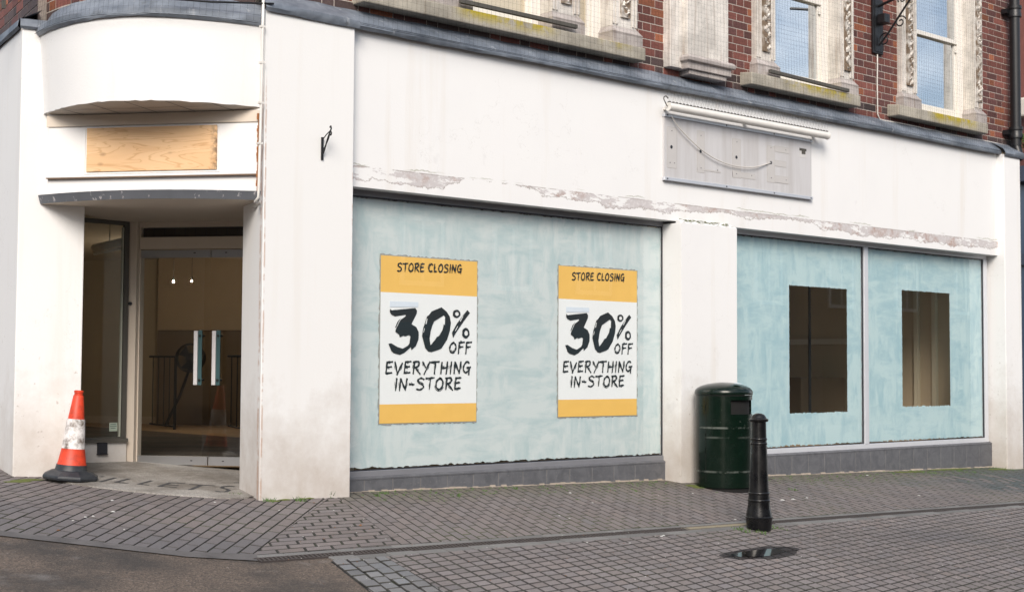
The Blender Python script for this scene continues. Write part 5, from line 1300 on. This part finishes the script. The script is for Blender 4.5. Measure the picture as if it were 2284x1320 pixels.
b = MB(); b.tube([tuple(en(-1.05, 9.05, .17)), tuple(en(-.5, 9.3, .15)), tuple(en(.3, 9.1, .15)), tuple(en(1.1, 8.8, .14)), tuple(en(1.4, 8.6, .16))], .025, 6); tag(b.build('floor_cable', BLACKIRON, None), 'black cable lying on the shop floor behind the doors', 'cable')
a0, a1 = atn(211, 553, 5.2), atn(300, 533, 3.6)
fx = empty('strip_light', tuple((a0 + a1) / 2), 'unlit fluorescent strip light hanging by chains behind the side window', 'light fitting'); dd = (a1 - a0) / 2
b = MB(); b.tube([tuple(-dd), tuple(dd)], .045, 8); b.build('batten', TUBEW, fx)
b = MB(); b.tube([tuple(-dd + Vector((0, 0, -.07))), tuple(dd + Vector((0, 0, -.07)))], .02, 8); b.build('tube', PAPER, fx)
b = MB()
for t in (-.2, .7): b.tube([tuple(dd * t), tuple(dd * t + Vector((0, 0, .75)))], .006, 5)
b.build('chain', TUBEGRAY, fx)
b = MB(); q = atn(318, 706, 9.6); b.obox((q - Q0).dot(E0) - .02, (q - Q0).dot(E0) + .05, 10.84, 10.86, q.z - .12, q.z + .1); tag(b.build('fire_call_point', simple('dark_red', (.16, .015, .015), .5), None), 'small dark red box on the wall inside the doors', 'wall box')

def lit(name, col, k):
    em = D.materials.new(name); em.use_nodes = True; et = em.node_tree; et.nodes.clear(); eo = et.nodes.new('ShaderNodeOutputMaterial'); ee = et.nodes.new('ShaderNodeEmission')
    ee.inputs[0].default_value = col + (1,); ee.inputs[1].default_value = k; et.links.new(ee.outputs[0], eo.inputs[0]); return em
EMW, EMA = lit('lit_lamp', (1, .82, .6), 4200), lit('amber_lamp', (1, .72, .42), 24000)
for P, lab in ((atn(387, 628, 8.0), 'left small lit spot lamp in the dim shop seen through the doors'), (atn(428, 627, 8.0), 'right small lit spot lamp in the dim shop seen through the doors'), (at(2070, 782, 1, 3.0), 'left small amber lamp seen through the right clear patch'), (at(2103, 781, 1, 3.0), 'right small amber lamp seen through the right clear patch')):
    t = empty('spot_lamp', P, lab, 'lamp', 'small lit lamps inside the shop')
    b = MB(); b.lathe([(.001, -.0075), (.0053, -.0053), (.0075, 0), (.0053, .0053), (.001, .0075)], 12, capb=False, capt=False); b.build('bulb', EMA if 'amber' in lab else EMW, t, smooth=True)
    b = MB(); b.tube([(0, 0, .014), (0, 0, .06)], .012, 8); b.tube([(0, 0, .06), (0, 0, 2.74 - P.z)], .003, 5); b.build('lamp_cap', GASKET, t)

# ================================================================== NEIGHBOURS
nb_ = empty('neighbouring_shop', (11.0, 0, 0), 'dark blue shopfront next door at the right edge', 'building')
b = MB(); b.box(-.26, 3.0, .08, .25, -.8, 3.55); b.build('shopfront', simple('navy_paint', (.025, .045, .085), .4, vary=.2, coat=.3), nb_)
b = MB(); b.box(-.26, 3.0, .03, .30, 2.45, 2.60); b.box(-.26, 3.0, -.05, .30, 3.55, 3.75); b.build('cornice', simple('navy_trim', (.02, .03, .055), .4), nb_)
b = MB(); b.box(.05, 7, .222, 8, 3.75, 7.4); b.build('brick_wall', simple('neighbour_brick', (.16, .055, .042), .85, vary=.3, scale=9), nb_)
b = MB(); b.box(.3, 2.8, .07, .079, .5, 2.3); b.build('window', SKYGLASS, nb_)
b = MB(); b.box(3.01, 7, .2, 8, -.8, 3.75); b.build('wall', W_RENDER, nb_)
def terrace(x0, x1, y, z, wallcol, lab, nwin, groundcol, h=7.4, rz=0):
    t = empty('terraced_building', (x0, y, -.9), lab, 'building', 'buildings across the street', rz); L = x1 - x0
    b = MB(); b.box(0, L, -8, 0, 0, h); b.build('wall', simple('far_brick', wallcol, .85, vary=.2, scale=5), t)
    b = MB(); b.box(0, L, .002, .05, 0, 3.2); b.build('shopfront', simple('far_front', groundcol, .5, vary=.2), t)
    for k in range(nwin):
        x = (k + .5) * L / nwin
        b = MB(); b.box(x - .75, x + .75, .002, .09, 4.2, 6.1); w_ = b.build('window', WOODW, t)
        b = MB(); b.box(x - .62, x - .05, .0905, .095, 4.33, 5.97); b.box(x + .05, x + .62, .0905, .095, 4.33, 5.97); b.build('pane', simple('far_pane', (.05, .07, .08), .1), w_)
        b = MB(); b.box(x - 1.1, x + 1.1, .0505, .07, .6, 2.5); b.build('shop_window', simple('far_shop_glass', (.06, .075, .075), .1, vary=.5, scale=1), t)
    b = MB(); b.prism([(-.2, -8.2), (L + .2, -8.2), (L + .2, .3), (-.2, .3)], h + .002, h + .25); b.build('roof', SLATE, t)
terrace(-16, -3, -21, 7.0, (.30, .20, .14), 'brown brick terrace across the street seen only in reflections', 4, (.10, .11, .12))
terrace(-2.6, 9, -21, 7.0, (.42, .34, .26), 'buff terrace with pale windows across the street seen in reflections', 4, (.16, .07, .05), 6.8)
terrace(9.4, 26, -21, 7.0, (.24, .11, .08), 'red brick terrace across the street seen only in reflections', 5, (.07, .10, .12))
terrace(26.5, 60, -21, 7.0, (.34, .25, .18), 'long tan terrace farther along the street seen in reflections', 8, (.10, .08, .07))

terrace(-17, 11, 15, 7.0, (.26, .19, .14), 'brown terrace up the side street seen only in the door reflections', 7, (.14, .13, .12), 6.6, R(-90))

# ================================================================== SMALL GROWTH AND LITTER
rnd = random.Random(4); b = MB()
def tuft(x, y, n, r, h):
    for k in range(n):
        a = rnd.uniform(0, 6.28); q = r * rnd.random(); px_, py_ = x + q * math.cos(a), y + q * math.sin(a); L = h * rnd.uniform(.4, 1.2); lx, ly = rnd.gauss(0, .5) * L, rnd.gauss(0, .5) * L; wv = .0035 * rnd.uniform(.6, 1.6)
        z = gz(px_, py_); b.face([(px_ - wv, py_, z - .004), (px_ + wv, py_ - wv, z - .004), (px_ + lx + wv * .4, py_ + ly, z + L)])
for u, v, n, r, h in ((735, 1108, 26, .035, .05), (748, 1104, 20, .025, .045), (668, 1116, 30, .05, .03), (600, 1117, 30, .06, .025), (840, 1106, 16, .03, .03), (857, 1100, 14, .03, .03), (1022, 1106, 16, .03, .03), (1700, 1188, 22, .09, .022), (1652, 1180, 26, .09, .026), (1730, 1178, 26, .12, .022), (1662, 1186, 16, .05, .025), (1768, 1092, 16, .05, .03), (525, 1103, 30, .07, .02), (1150, 1090, 14, .03, .03), (1420, 1095, 14, .04, .02), (770, 1104, 20, .03, .03), (2140, 1050, 40, .2, .02), (2080, 1054, 40, .2, .02), (2235, 1046, 40, .16, .03)):
    P = gnd(u, v); tuft(P.x, P.y, n, r, h)
for k in range(420):                                  # moss threads in the joints near the wall
    x = rnd.uniform(-.9, 11); y = -abs(rnd.gauss(0, .25)) - .0
    if 0 <= x: tuft(x, min(y, -.01) if not (0 < x < 4 or 4.95 < x < 10.3) else min(y + .19, .19), 4, .018, .010)
tag(b.build('weeds', LEAF, None, recalc=False), 'tufts of grass and moss in the paving joints', None, None, 'stuff')
b = MB()
def pad(x, y, rx, ry):
    n = 16; lo = [(x + rx * math.cos(k * TW / n) * rnd.uniform(.7, 1.2), y + ry * math.sin(k * TW / n) * rnd.uniform(.7, 1.2)) for k in range(n)]
    b.raw([(p[0], p[1], gz(*p) + .0015) for p in lo] + [(x, y, gz(x, y) + .008)], [(k, (k + 1) % n, n) for k in range(n)])
for u, v, rx, ry in ((1545, 1083, .09, .05), (1556, 1087, .06, .05), (610, 1117, .05, .03), (636, 1114, .06, .03), (675, 1112, .05, .02), (690, 1111, .05, .02), (2120, 1046, .5, .07), (2230, 1046, .25, .06), (2030, 1052, .4, .06), (62, 1070, .14, .06), (40, 1074, .12, .05)):
    P = gnd(u, v); pad(P.x, P.y, rx, ry)
tag(b.build('moss', MOSS, None, recalc=False), 'cushions of moss along the foot of the walls', None, None, 'stuff')
b = MB()
def crumb(u, v, r, mi):
    P = gnd(u, v); n = 7; lo = [(P.x + r * math.cos(k * .9) * rnd.uniform(.5, 1.2), P.y + r * .8 * math.sin(k * .9) * rnd.uniform(.5, 1.2)) for k in range(n)]
    b.raw([(p[0], p[1], gz(*p) + .002) for p in lo] + [(P.x, P.y, gz(P.x, P.y) + .004 + r * .2)], [(k, (k + 1) % n, n) for k in range(n)], mi)
for u, v, r in ((1272, 1099, .02), (1476, 1196, .018), (1480, 1194, .02), (250, 1116, .02), (190, 1153, .014), (207, 1151, .014), (163, 1161, .013), (252, 1141, .02), (277, 1181, .013), (1322, 1121, .014), (1248, 1150, .014), (1270, 1156, .014), (1545, 1100, .012), (1640, 1158, .015), (1745, 1115, .03), (1770, 1113, .03), (1800, 1110, .02), (1310, 1210, .012), (1405, 1211, .012), (2050, 1105, .02), (1935, 1060, .02), (623, 1138, .01), (479, 1120, .012)): crumb(u, v, r, 0)
for k in range(230): crumb(rnd.uniform(640, 2260), rnd.uniform(1090, 1316), rnd.uniform(.003, .007), 0 if rnd.random() < .6 else 1)
for u, v, r in ((804, 1172, .016), (747, 1176, .009), (700, 1121, .01), (805, 1170, .01), (130, 1182, .014), (345, 1044, .03), (360, 1051, .03), (380, 1046, .025), (415, 1050, .03), (518, 1069, .012), (522, 1066, .014), (355, 1053, .02)): crumb(u, v, r, 1)
tag(b.build('litter', [simple('pale_crumb', (.55, .55, .53), .8, vary=.3), simple('leaf_crumb', (.20, .085, .03), .9, vary=.4)], None, recalc=False), 'scattered crumbs, gum spots and leaf scraps on the paving', None, None, 'stuff')
